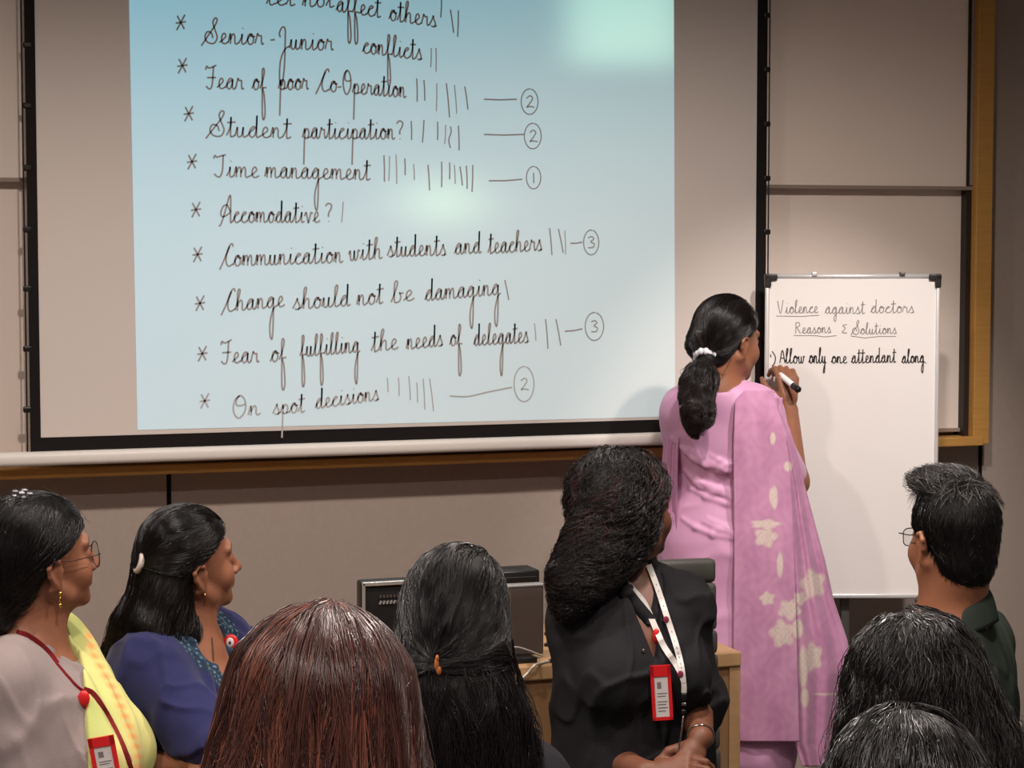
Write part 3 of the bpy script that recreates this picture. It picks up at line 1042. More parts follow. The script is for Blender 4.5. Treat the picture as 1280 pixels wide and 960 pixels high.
class Person:
    def __init__(self, name, label, hc, hrot, s, theading, tone, seated=True, c7=None, shoulders=None, elbows=None, wrists=None, pelvis=None, girth=1.0,
                 woman=True, knees=True, chest=None, sw=0.155, trap=.045):
        self.trap = trap
        self.hc = np.asarray(hc, float)
        self.s = s
        self.hM = (hrot, self.hc)
        self.tone = np.array(lin(SKIN[tone] if isinstance(tone, str) else tone))
        th = R_(theading)
        self.fw = np.array([math.sin(th), math.cos(th), 0])
        self.rt = np.array([math.cos(th), -math.sin(th), 0])
        self.up = np.array([0, 0, 1.0])
        self.th = theading
        self.c7 = np.asarray(c7, float) if c7 is not None else self.hc - self.fw * .035 - self.up * .175
        sh = shoulders or (None, None)
        self.shL = np.asarray(sh[0], float) if sh[0] is not None else self.c7 - self.rt * sw - self.up * .055 + self.fw * .01
        self.shR = np.asarray(sh[1], float) if sh[1] is not None else self.c7 + self.rt * sw - self.up * .055 + self.fw * .01
        zp = 0.56 if seated else 0.90
        self.pel = np.asarray(pelvis, float) if pelvis is not None else np.array([*(self.c7 - self.fw * .02)[:2], zp])
        self.chest = np.asarray(chest, float) if chest is not None else lerp((self.shL + self.shR) / 2, self.pel, 0.24) + self.fw * .02
        el = elbows or (None, None)
        wr = wrists or (None, None)
        self.elL = np.asarray(el[0], float) if el[0] is not None else self.shL - self.up * .25 - self.rt * .035 + self.fw * .05
        self.elR = np.asarray(el[1], float) if el[1] is not None else self.shR - self.up * .25 + self.rt * .035 + self.fw * .05
        self.wrL = np.asarray(wr[0], float) if wr[0] is not None else np.array([*(self.pel + self.fw * .25 - self.rt * .09)[:2], .68])
        self.wrR = np.asarray(wr[1], float) if wr[1] is not None else np.array([*(self.pel + self.fw * .25 + self.rt * .09)[:2], .68])
        self.seated, self.girth, self.woman = seated, girth, woman
        self.root = Root('person', label, 'person', (self.pel[0], self.pel[1], 0.0), 'C')

    # -- trunk and limbs with every radius grown by inf
    def trunk(self, S, inf=0.0, low=True):
        g = self.girth
        ab = lerp(self.chest, self.pel, .5) + self.fw * .012
        fl = (self.fw, .66)
        S.cap(self.chest, ab, .148 * g, .135 * g, .05, None, 'u', fl, inf)
        S.cap(ab, self.pel, .138 * g, .165 * g, .05, None, 'u', (self.fw, .72), inf)
        S.cap(self.shL, self.chest, .062, .10, .05, None, 'u', None, inf)
        S.cap(self.shR, self.chest, .062, .10, .05, None, 'u', None, inf)
        mid = (self.shL + self.shR) / 2
        S.cap(lerp(mid, self.shL, .75), lerp(mid, self.shR, .75), .058, .058, .05, None, 'u', None, inf)
        for sh in (self.shL, self.shR):
            S.cap(self.c7 + self.up * .01, lerp(self.c7, sh, .8), self.trap, .045, .05, None, 'u', None, inf * .6)
        if self.woman:
            for x in (-1, 1):
                S.ell(self.chest + self.fw * .085 * g + self.rt * x * .072 - self.up * .03, (.066, .066, .07), .04, None, 'u', inf)

    def arm(self, S, side, inf=0.0, t=1.0, r0=.050, r1=.042, r2=.027):
        a, e, w = (self.shL, self.elL, self.wrL) if side == 'L' else (self.shR, self.elR, self.wrR)
        if t <= 1.0:
            S.chain([a, lerp(a, e, t)], [r0, r0 + (r1 - r0) * t], .03, 'u', None, inf)
        else:
            S.chain([a, e, lerp(e, w, t - 1)], [r0, r1, r1 + (r2 - r1) * (t - 1)], .025, 'u', None, inf)

    def legs(self, S, inf=0.0, r=.082):
        for x in (-1, 1):
            hip = self.pel + self.rt * x * .085 - self.up * .02
            if self.seated:
                kn = self.pel + self.fw * .40 + self.rt * x * .10
                kn[2] = .53
                an = kn + self.fw * .02
                an[2] = .08
            else:
                kn = hip.copy()
                kn[2] = .48
                an = hip - self.fw * .02
                an[2] = .07
            S.chain([hip, kn, an], [r, .058, .042], .04, 'u', None, inf)
            S.cap(an - self.up * .02 - self.fw * .03, an - self.up * .035 + self.fw * .13, .034, .026, .02)

    def body(self, h=.004, hands=True, neck_r=.052, hand_spec=None):
        S = Shape()
        add_head(S, self.hM, self.s)
        Rm, t = self.hM
        nb = t + Rm @ (np.array((0, -.035, -.045)) * self.s)
        nb2 = t + Rm @ (np.array((0, .0, -.07)) * self.s)
        S.cap(nb, self.c7 + self.up * .0 + self.fw * .012, neck_r, neck_r * 1.12, .03)
        S.cap(nb2, self.c7 - self.up * .03 + self.fw * .045, neck_r * .75, neck_r * .9, .03)
        self.trunk(S, -.006)
        for sd in 'LR':
            self.arm(S, sd, 0, 2.0)
        hs = hand_spec or {}
        for sd in 'LR':
            e, w = (self.elL, self.wrL) if sd == 'L' else (self.elR, self.wrR)
            d = hs.get(sd, {})
            f = d.get('f', (w - e))
            f = np.asarray(f, float) / np.linalg.norm(f)
            dors = d.get('d', self.up)
            hand(S, w + f * .012, f, dors, d.get('thumb', -1 if sd == 'R' else 1) , d.get('curl', (28, 35, 25)), d.get('s', .97), d.get('spread', .05), d.get('tc', .5))
        self.bodyS = S
        V, Fc = S.mesh(h)
        # lip and brow colour of the skin
        q = (V - t) @ Rm / self.s
        dye = np.tile(self.tone, (len(V), 1))
        x, y, z = np.abs(q[:, 0]), q[:, 1], q[:, 2]
        lip = np.exp(-((x / .019) ** 4 + ((z + .0655) / .0085) ** 4)) * (y > .07)
        dye = dye * (1 - lip[:, None]) + lip[:, None] * self.tone * np.array([.85, .55, .55])
        bz = .027 - ((x - .026) / .03) ** 2 * .006
        br = np.exp(-(((x - .031) / .020) ** 6 + ((z - bz) / .0042) ** 4)) * (y > .04)
        dye = dye * (1 - .9 * br[:, None]) + .9 * br[:, None] * np.array([.012, .009, .008])
        self.body_o = mesh_obj('body', V, Fc, M_SKIN, self.root, dye=dye)
        for sx in (-1, 1):
            c = t + Rm @ (np.array((sx * .032, .0745, .001)) * self.s)
            bm = bmesh.new()
            bmesh.ops.create_uvsphere(bm, u_segments=20, v_segments=14, radius=.0122 * self.s)
            bm.verts.index_update()
            P = np.array([v.co[:] for v in bm.verts])
            Fe = [[v.index for v in f.verts] for f in bm.faces]
            bm.free()
            P = P[:, [0, 2, 1]]
            Fe = [f[::-1] for f in Fe]
            cosf = P[:, 1] / (.0122 * self.s)
            col = np.where(cosf[:, None] > .965, np.array([.005, .004, .004]), np.where(cosf[:, None] > .87, np.array([.03, .014, .008]), np.array([.75, .72, .68])))
            mesh_obj('eye', P @ Rm.T + c, Fe, M_EYE, self.root, dye=col)
        return S

    def lowers(self, m, name='trousers', h=.011, inf=.008):
        S = Shape()
        S.cap(self.pel, self.pel + self.up * .06, .15 * self.girth, .13 * self.girth, .05, None, 'u', (self.fw, .78))
        self.legs(S, inf)
        V, Fc = S.mesh(h)
        return mesh_obj(name, V, Fc, m, self.root)

    def L(self, x, y, z):
        """head-local point (unscaled) to the C frame"""
        return self.hM[1] + self.hM[0] @ (np.array((x, y, z)) * self.s)


# ------------------------------------------------------------------ hair
M_HAIR = mat('hair_strands', (20, 16, 15), 0.24, 0.5, dye=True)
M_HAIRBROWN = mat('brown_hair_strands', (70, 38, 33), 0.30, 0.6, dye=True)
M_HAIRBASE = mat('hair_under', (14, 11, 10), 0.6, 0.25, dye=True)


def scalp(S, p, inf=.012, face=True, nape=(-.072, -.10), ear=(-.022, .012), fore=(.092, .070), rx=None, top=0.0):
    """hair cap over the skull, cut by a hairline that runs forehead > ear > nape"""
    s = p.s
    Rm, t = p.hM
    r = np.array((.0745, .094, .086 + top)) + inf if rx is None else np.array(rx)
    S.ell(np.array((0, -.016, .034)) * s, r * s, .01, p.hM)
    S.ell(np.array((0, -.045, -.03)) * s, np.array((.060, .058, .075)) * s, .02, p.hM, 'u', inf * .5)
    if face:
        a0, a1, a2 = np.array(fore), np.array(ear), np.array(nape)

        def cut(P):
            q = ((P - t) @ Rm) / s
            y, z = q[..., 1], q[..., 2]
            # outside-positive distance to the region in front of / below the hairline
            d1 = a1 - a0
            n1 = np.array((d1[1], -d1[0])) / np.linalg.norm(d1)     # points down and forward
            if n1[1] > 0:
                n1 = -n1
            h1 = (y - a0[0]) * n1[0] + (z - a0[1]) * n1[1]
            d2 = a2 - a1
            n2 = np.array((-d2[1], d2[0])) / np.linalg.norm(d2)
            if n2[0] < 0:
                n2 = -n2
            h2 = (y - a1[0]) * n2[0] + (z - a1[1]) * n2[1]
            wob = .0012 * np.sin(q[..., 0] * 300 + z * 90)
            return np.maximum(-h1, -h2) * s + wob
        S.fun('s', cut, .008)
        d2 = a2[1]

        def cut2(P):
            q = ((P - t) @ Rm) / s
            return -((d2 + .0) - q[..., 2]) * s
        S.fun('s', cut2, .012)


def strands(shape, p, roots, field, m=16, step=.011, off=(-.001, .003), r=.0006, base=(20, 16, 15), var=.25, tint=None, tfrac=0.0,
            curl=0.0, cfreq=60.0, clump=.03, jitter=.25, lift=0.0, seed=1, stop=None, fray=0.0, taper=.35, follow=.9, K=0, pull=.7, step_off=.004):
    """guide hairs led over an implicit shape by a direction field, swept into thin tubes"""
    g = np.random.default_rng(seed)
    P = roots.copy()
    n = len(P)
    o = g.uniform(off[0], off[1], n)
    if K:                       # locks: strands gather around K leaders that lie at their own height
        lead = g.choice(n, min(K, n), replace=False)
        kid = np.empty(n, int)
        for i0 in range(0, n, 1000):
            kid[i0:i0 + 1000] = ((P[i0:i0 + 1000, None] - P[None, lead]) ** 2).sum(-1).argmin(1)
        o = o * .5 + g.uniform(-.3, 1.0, len(lead))[kid] * step_off
        kj = g.normal(size=(len(lead), 3))[kid] * .16
    for _ in range(4):
        P = P - (shape(P) - o)[:, None] * shape.grad(P)
    jit = g.normal(size=(n, 3)) * jitter
    if K:
        jit = jit * .6 + kj
    pts = [P.copy()]
    nor = [shape.grad(P)]
    alive = np.ones(n, bool)
    Ds = np.zeros_like(P)
    lf = g.uniform(.6, 1.0, n) * lift
    fr = g.uniform(0, 1, n) ** 3 * fray
    for i in range(m - 1):
        D = field(P) + jit
        Gd = shape.grad(P)
        D = D - (D * Gd).sum(1)[:, None] * Gd * follow
        D = D / (np.linalg.norm(D, axis=1)[:, None] + 1e-9)
        if i:
            D = .55 * D + .45 * Ds
            D /= np.linalg.norm(D, axis=1)[:, None] + 1e-9
        Ds = D
        st = step * g.uniform(.8, 1.2, n)
        Q = P + D * st[:, None]
        dd = shape(Q) - (o + (lf + fr) * (i + 1) / m)
        Q = Q - np.clip(dd, -.02, .02)[:, None] * shape.grad(Q) * .9
        if stop is not None:
            alive &= ~stop(P)
        P = np.where(alive[:, None], Q, P)
        pts.append(P.copy())
        nor.append(Gd)
    A = np.stack(pts)
    Nn = np.stack(nor)
    if K:
        w_ = pull * np.minimum(1, np.arange(m) / (m * .55))[:, None, None] * g.uniform(.55, 1, n)[None, :, None]
        dlt = A[:, lead][:, kid] - A
        far = np.linalg.norm(dlt, axis=2) > .035
        A = A + np.where(far[..., None], 0, w_ * dlt) + 0
    if curl > 0:
        cell = np.floor(roots / clump)
        ph = (np.sin(cell @ np.array([12.9, 78.2, 37.7])) * 43758.5) % 6.283
        ph2 = ph[None] + (np.arange(m) * step)[:, None] * cfreq * (1 + .25 * np.sin(ph * 3))[None]
        T = np.gradient(A, axis=0)
        T /= np.linalg.norm(T, axis=2)[..., None] + 1e-9
        B = np.cross(T, Nn)
        amp = curl * np.minimum(1, np.arange(m) / 3.0)[:, None, None]
        A = A + amp * (np.sin(ph2)[..., None] * B + .55 * np.cos(ph2)[..., None] * Nn)
    T = np.gradient(A, axis=0)
    T /= np.linalg.norm(T, axis=2)[..., None] + 1e-9
    B = np.cross(T, Nn)
    B /= np.linalg.norm(B, axis=2)[..., None] + 1e-9
    C = np.cross(T, B)
    rad = r * (1 - (1 - taper) * (np.arange(m) / (m - 1)) ** 2)[:, None, None]
    ring = []
    for k in range(3):
        a = 2 * math.pi * k / 3
        ring.append(A + rad * (math.cos(a) * B + math.sin(a) * C))
    V = np.stack(ring, 2)                      # m, n, 3, xyz
    idx = np.arange(m * n * 3).reshape(m, n, 3)
    f = []
    for k in range(3):
        k2 = (k + 1) % 3
        f.append(np.stack([idx[:-1, :, k], idx[:-1, :, k2], idx[1:, :, k2], idx[1:, :, k]], -1).reshape(-1, 4))
    Fc = np.vstack(f)
    bc = np.array(lin(base))
    vv = g.uniform(-var, var * 1.6, n)
    if K:
        vv = .45 * vv + .8 * g.uniform(-var, var * 1.6, len(lead))[kid]
    col = bc[None] * (1 + vv)[:, None]
    if tint is not None:
        sel = (g.uniform(0, 1, n) < tfrac) if not K else ((g.uniform(0, 1, len(lead)) < tfrac)[kid] & (g.uniform(0, 1, n) < .8))
        col[sel] = np.array(lin(tint)) * g.uniform(.7, 1.3, sel.sum())[:, None]
    dye = np.broadcast_to(col[None, :, None, :], (m, n, 3, 3)).reshape(-1, 3)
    return V.reshape(-1, 3), Fc, dye


def sample_roots(shape, c, n, mask, seed=3, rmax=.25):
    """points on the outside of a shape seen from c, kept where mask(P) holds"""
    g = np.random.default_rng(seed)
    out = []
    tot = 0
    for _ in range(30):
        d = g.normal(size=(n * 2, 3))
        d /= np.linalg.norm(d, axis=1)[:, None]
        P = np.asarray(c) + d * rmax
        for _ in range(14):
            P = P - d * np.clip(shape(P), -.03, .05)[:, None] * .85
        ok = (np.abs(shape(P)) < .003) & mask(P)
        out.append(P[ok])
        tot += ok.sum()
        if tot >= n:
            break
    return np.vstack(out)[:n]


def hair_obj(p, parts, shellS, h=.004, name='hair', base=(14, 11, 10), parent=None, strand_mat=None):
    """one mesh: the dense under-layer and all strands"""
    V, Fc = shellS.mesh(h)
    dy = np.tile(np.array(lin(base)), (len(V), 1))
    Vs, Fs, Ds, mi = [V], [Fc], [dy], [np.zeros(len(Fc), int)]
    nV = len(V)
    for v, f, d in parts:
        Vs.append(v)
        Fs.append(f + nV)
        Ds.append(d)
        mi.append(np.ones(len(f), int))
        nV += len(v)
    return mesh_obj(name, np.vstack(Vs), np.vstack(Fs), [M_HAIRBASE, strand_mat or M_HAIR], p.root, parent, dye=np.vstack(Ds), poly_mats=np.concatenate(mi))


def locks(S, seed, amp, f0=140, f1=380, aniso=(1, 1, .12)):
    w = waves(seed, 7, f0, f1, aniso)
    S.fun('d', lambda P: amp * w(P))


def toward(T, extra=(0, 0, 0)):
    T = np.asarray(T, float)
    ex = np.asarray(extra, float)

    def f(P):
        d = T - P
        return d / (np.linalg.norm(d, axis=1)[:, None] + 1e-6) + ex
    return f


def away_down(c, w=1.0, dn=1.0, fw=(0, 0, 0)):
    c = np.asarray(c, float)
    fw = np.asarray(fw, float)

    def f(P):
        d = P - c
        d[:, 2] = 0
        d /= np.linalg.norm(d, axis=1)[:, None] + 1e-6
        return w * d + np.array([0, 0, -dn]) + fw
    return f


def near(T, r):
    T = np.asarray(T, float)
    return lambda P: np.linalg.norm(P - T, axis=1) < r


# ------------------------------------------------------------------ cloth helpers
def cloth(p, S, name, m, h=.004, dye=None, parent=None, label=None):
    V, Fc = S.mesh(h)
    d = dye(V) if dye is not None else None
    return mesh_obj(name, V, Fc, m, p.root if p is not None else None, parent, dye=d, label=label)


def sheet(name, fn, nu, nv, thick, m, root, parent=None, dye=None, label=None):
    """thin double-sided cloth from fn(u, v) arrays -> points"""
    u, v = np.meshgrid(np.linspace(0, 1, nu), np.linspace(0, 1, nv))
    P = fn(u, v)
    du = np.gradient(P, axis=1)
    dv = np.gradient(P, axis=0)
    N = np.cross(du, dv)
    N /= np.linalg.norm(N, axis=2)[..., None] + 1e-9
    A, B = (P + N * thick / 2).reshape(-1, 3), (P - N * thick / 2).reshape(-1, 3)
    idx = np.arange(nu * nv).reshape(nv, nu)
    q = np.stack([idx[:-1, :-1], idx[:-1, 1:], idx[1:, 1:], idx[1:, :-1]], -1).reshape(-1, 4)
    n = nu * nv
    fs = [q, q[:, ::-1] + n]
    for e in (idx[0], idx[-1][::-1], idx[:, 0][::-1], idx[:, -1]):
        fs.append(np.stack([e[:-1], e[:-1] + n, e[1:] + n, e[1:]], -1))
    V = np.vstack([A, B])
    dd = dye(V, np.concatenate([u.ravel(), u.ravel()]), np.concatenate([v.ravel(), v.ravel()])) if dye is not None else None
    return mesh_obj(name, V, np.vstack(fs), m, root, parent, dye=dd, label=label)


def ribbon_on(shape, pts, w, thick=.0016, off=.003, per=8, fallback=None):
    """a strap that lies on a shape along photo pixels; returns (V, F) of a thin band, width w metres"""
    Q = spline(np.asarray(pts, float), per)
    T = np.gradient(Q, axis=0)
    T /= np.linalg.norm(T, axis=1)[:, None]
    L = []
    for (x, y), (tx, ty) in zip(Q, T):
        h_ = hit(shape, x, y)
        L.append(None if h_ is None else h_)
    known = [i for i, a in enumerate(L) if a is not None]
    for i in range(len(L)):
        if L[i] is None:
            j = min(known, key=lambda k: abs(k - i))
            L[i] = pix(Q[i][0], Q[i][1], L[j][1])
    L = np.array(L)
    # smooth depth
    Y = L[:, 1].copy()
    for _ in range(3):
        Y[1:-1] = np.minimum(Y[1:-1], (Y[:-2] + Y[2:]) / 2 + .002)
    V, Fc = [], []
    for i, ((x, y), (tx, ty)) in enumerate(zip(Q, T)):
        c = pix(x, y, Y[i] - off)
        wpx = w * F / c[1] / 2
        a = pix(x - ty * wpx, y + tx * wpx, Y[i] - off)
        b = pix(x + ty * wpx, y - tx * wpx, Y[i] - off)
        V += [a, b, a + np.array([0, thick, 0]), b + np.array([0, thick, 0])]
        if i:
            o, n_ = 4 * (i - 1), 4 * i
            Fc += [(o, o + 1, n_ + 1, n_), (o + 2, n_ + 2, n_ + 3, o + 3), (o, n_, n_ + 2, o + 2), (o + 1, o + 3, n_ + 3, n_ + 1)]
    return V, Fc, L


def glasses(p, m_rim, lens_r=.024, shape='round', wide=.034, M_LENS=None):
    g = Root.__new__(Root)
    rim = MB()
    lens = MB()
    for x in (-1, 1):
        c = np.array((x * wide, .104, -.004))
        pts = []
        for a in np.linspace(0, 2 * math.pi, 29)[:-1]:
            ca, sa = math.cos(a), math.sin(a)
            if shape == 'square':
                e = 4.0
                rr = 1.0 / (abs(ca) ** e + abs(sa) ** e) ** (1 / e)
                q = (ca * rr * lens_r * 1.05, sa * rr * lens_r * .78)
            else:
                q = (ca * lens_r * 1.05, sa * lens_r)
            pts.append(p.L(c[0] + q[0], c[1] - .010 * (abs(c[0] + q[0]) / .06) ** 2, c[2] + q[1]))
        rim.tube(pts, .0011, 6, True)
        n0 = len(lens.V)
        cc = p.L(*c)
        lens.V += [tuple(cc)] + [tuple(q) for q in pts]
        lens.F += [(n0, n0 + 1 + i, n0 + 1 + (i + 1) % 28) for i in range(28)]
        o = x * (wide + lens_r * 1.03)
        rim.tube(spline([p.L(o, .096, .004), p.L(x * .073, .085, .006), p.L(x * .080, .03, .006), p.L(x * .082, -.010, .010), p.L(x * .080, -.024, -.006)], 6), .0012, 6)
    rim.tube(spline([p.L(-wide + lens_r, .104, .002), p.L(0, .108, .006), p.L(wide - lens_r, .104, .002)], 4), .0012, 6)
    o = rim.done('glasses', m_rim, p.root, smooth=True)
    lens.done('lens', M_LENS, p.root, o)
    return o


M_LENS = bpy.data.materials.new('spectacle_glass')
M_LENS.use_nodes = True
_nt = M_LENS.node_tree
_nt.nodes.clear()
_o = _nt.nodes.new('ShaderNodeOutputMaterial')
_mx = _nt.nodes.new('ShaderNodeMixShader')
_t = _nt.nodes.new('ShaderNodeBsdfTransparent')
_g = _nt.nodes.new('ShaderNodeBsdfGlossy')
_g.inputs['Roughness'].default_value = 0.05
_t.inputs['Color'].default_value = (.93, .92, .92, 1)
_mx.inputs[0].default_value = 0.10
_nt.links.new(_t.outputs[0], _mx.inputs[1])
_nt.links.new(_g.outputs[0], _mx.inputs[2])
_nt.links.new(_mx.outputs[0], _o.inputs['Surface'])

# ------------------------------------------------------------------ furniture
M_DESK = mat('desk_oak', (190, 150, 108), 0.45, 0.4, noise=0.12, nscale=6, stretch=(1.2, 12, 12))
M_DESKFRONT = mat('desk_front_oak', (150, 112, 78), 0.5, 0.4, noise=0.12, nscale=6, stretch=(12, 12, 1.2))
M_CHAIR = mat('grey_leatherette', (74, 71, 67), 0.45, 0.4, bump=0.15, bscale=400)
M_CHROME = mat('chrome', (200, 198, 196), 0.12, 0.5, metal=1.0)

fl = pix(685, 836, 5.04)
fy = c2w(pix(685, 836, 5.04))[1]            # world y of the desk's front edge
dx1 = c2w(pix(912, 815, 5.27))[0]
dx0 = dx1 - 1.75
dz = 0.75
DD = 0.52
desk = Root('desk', 'light oak presenter desk behind the seated woman in black', 'desk', ((dx0 + dx1) / 2, fy + DD / 2, 0), 'W')
MB().box(((dx0 + dx1) / 2, fy + DD / 2, dz - 0.018), (dx1 - dx0, DD, 0.036), bev=0.004).done('desktop', M_DESK, desk)
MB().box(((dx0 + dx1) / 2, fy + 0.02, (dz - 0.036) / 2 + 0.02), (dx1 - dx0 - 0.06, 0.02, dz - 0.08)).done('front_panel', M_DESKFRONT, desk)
for xx in (dx0 + 0.015, dx1 - 0.015):
    MB().box((xx, fy + DD / 2, (dz - 0.036) / 2), (0.03, DD - 0.01, dz - 0.036), bev=0.002).done('side_panel', M_DESK, desk)


def make_chair(label, base, heading, top=1.0):
    """high ribbed back, padded seat, chrome sled frame; local frame is the C frame"""
    r = Root('conference_chair', label, 'chair', base, 'C', 'grey conference chairs')
    h = R_(heading)
    f = np.array([math.sin(h), math.cos(h), 0])
    rt = np.array([math.cos(h), -math.sin(h), 0])
    b0 = np.array(base, float)

    def W(x, y, z):
        return b0 + rt * x + f * y + np.array([0, 0, z])
    rz = -h
    s = MB()
    s.box(W(0, .02, .445), (.42, .46, .05), rz, .02)
    s.done('seat', M_CHAIR, r, smooth=True)
    bk = MB()
    nr = 9 if top > .9 else 5
    for i in range(nr):
        z = .50 + (top - .50) * (i + .5) / nr
        bk.box(W(0, -.22 - .05 * (i / nr), z), (.37, .035, (top - .5) / nr * 1.04), rz, .012)
    bk.box(W(0, -.268, (top + .5) / 2), (.36, .014, top - .53), rz, .004, rx=.10)
    bk.done('backrest', M_CHAIR, r, smooth=True)
    for x in (-1, 1):
        MB().tube(spline([W(x * .165, -.288 if top > .9 else -.27, top - .10), W(x * .175, -.250, .55), W(x * .200, -.20, .43), W(x * .200, .20, .42), W(x * .200, .23, .38), W(x * .200, .24, .04), W(x * .200, .20, .012), W(x * .200, -.24, .012)], 6), .011, 8).done('side_frame', M_CHROME, r, smooth=True)
    MB().tube([W(-.200, -.22, .012), W(.200, -.22, .012)], .010, 8).done('stretcher', M_CHROME, r, smooth=True)
    return r

# ------------------------------------------------------------------ the people
M_CLOTH_D = mat('dyed_cotton', (120, 110, 110), 0.85, 0.2, dye=True, bump=0.25, bscale=500, sheen=0.15, noise=0.05, nscale=30)
M_BLACK = mat('black_cotton', (34, 32, 35), 0.9, 0.15, bump=0.3, bscale=350, noise=0.1, nscale=40)
M_GREEN = mat('dark_green_cotton', (50, 57, 51), 0.88, 0.15, bump=0.3, bscale=350, noise=0.1, nscale=40)
M_NAVYT = mat('dark_trousers', (36, 36, 42), 0.9, 0.15)
M_RED = mat('red_plastic', (205, 32, 36), 0.35, 0.4)
M_REDBAND = mat('red_lanyard', (124, 30, 36), 0.7, 0.2)
M_CARD = mat('badge_card', (205, 196, 192), 0.5, 0.3)
M_PRINT = mat('badge_print', (120, 112, 116), 0.6, 0.3)
M_GOLD = mat('gold', (212, 170, 80), 0.25, 0.5, metal=1.0)
M_RIM = mat('brown_metal_rim', (70, 44, 42), 0.3, 0.5, metal=0.6)
M_WHITEBAND = mat('white_lanyard', (212, 204, 200), 0.7, 0.2)
M_NAVY = mat('emblem_navy', (52, 36, 62), 0.6, 0.3)
M_CRIMSON = mat('emblem_crimson', (140, 44, 72), 0.6, 0.3)


def neck_cut(p, S, r=(.078, .088, .07), dz=.02, df=.012, v=None, k=.006):
    Mt = (np.stack([p.rt, p.fw, p.up], 1), p.c7)
    S.ell((0, df, dz), r, k, Mt, 's')
    if v is not None:
        w, depth = v
        a = p.c7 + p.fw * .06

        def cutv(P):
            q = (P - p.c7)
            x, y, z = np.abs(q @ p.rt), q @ p.fw, q[..., 2]
            lim = w * np.clip((z + depth) / depth, -1, 2)
            return np.maximum(x - lim, -(y - .02))
        S.fun('s', cutv, k)


def wrinkle(S, seed, amp, f0=30, f1=110, aniso=(1, 1, .6)):
    """soft crease lines of gathered cloth"""
    w1 = waves(seed, 5, f0, f0 * 1.9, aniso)
    w2 = waves(seed + 1, 6, f0 * 1.7, f1, aniso)

    def fn(P):
        return -amp * (np.exp(-(w1(P) / .11) ** 2) - .3 + .6 * np.exp(-(w2(P) / .13) ** 2))
    S.fun('d', fn)


def badge(p, cx, cyy, wpx, hpx, Y, ang, name='badge_holder', parent=None):
    """flat plastic badge holder with its card, facing the camera side"""
    c = pix(cx, cyy, Y)
    k = Y / F
    ca, sa = math.cos(R_(ang)), math.sin(R_(ang))

    def Q(x, z, y=0.0):
        return c + np.array([(x * ca - z * sa) * k, y, (x * sa + z * ca) * k])
    m = MB()
    th = .005

    def slab(mb, x0, x1, z0, z1, y0, y1):
        vs = [Q(x, z, y) for y in (y0, y1) for x, z in ((x0, z0), (x1, z0), (x1, z1), (x0, z1))]
        mb.add(vs, [(0, 1, 2, 3), (7, 6, 5, 4), (0, 4, 5, 1), (1, 5, 6, 2), (2, 6, 7, 3), (3, 7, 4, 0)])
    hw, hh = wpx / 2, hpx / 2
    slab(m, -hw, hw, -hh, hh, .001, th)
    bw = wpx * .16
    slab(m, -hw, -hw + bw, -hh, hh, -.0025, .002)
    slab(m, hw - bw, hw, -hh, hh, -.0025, .002)
    slab(m, -hw, hw, hh - hpx * .2, hh, -.0025, .002)
    slab(m, -hw, hw, -hh, -hh + bw * .8, -.0025, .002)
    o = m.done(name, M_RED, p.root, parent)
    if parent is None:
        cd = MB()
        slab(cd, -hw + bw * 1.05, hw - bw * 1.05, -hh + bw, hh - hpx * .21, -.0008, .0015)
        cd.done('card', M_CARD, p.root, o)
        pr = MB()
        for i, (z, a, b_) in enumerate(((-.02, -.22, .26), (-.07, -.22, .18), (-.17, -.22, .26), (-.22, -.22, .2), (-.28, -.22, .26), (-.34, -.22, .15))):
            slab(pr, a * wpx, b_ * wpx, z * hpx, (z + .018) * hpx, -.0012, -.0006)
        slab(pr, -.2 * wpx, .0 * wpx, .08 * hpx, .2 * hpx, -.0012, -.0006)
        pr.done('card_print', M_PRINT, p.root, o)
    return o


def front_y(S, pts, gap=.008):
    ys = [q[1] for q in (hit(S, *a) for a in pts) if q is not None]
    return min(ys) - gap


ONLY = None          # names of people to build, None for all


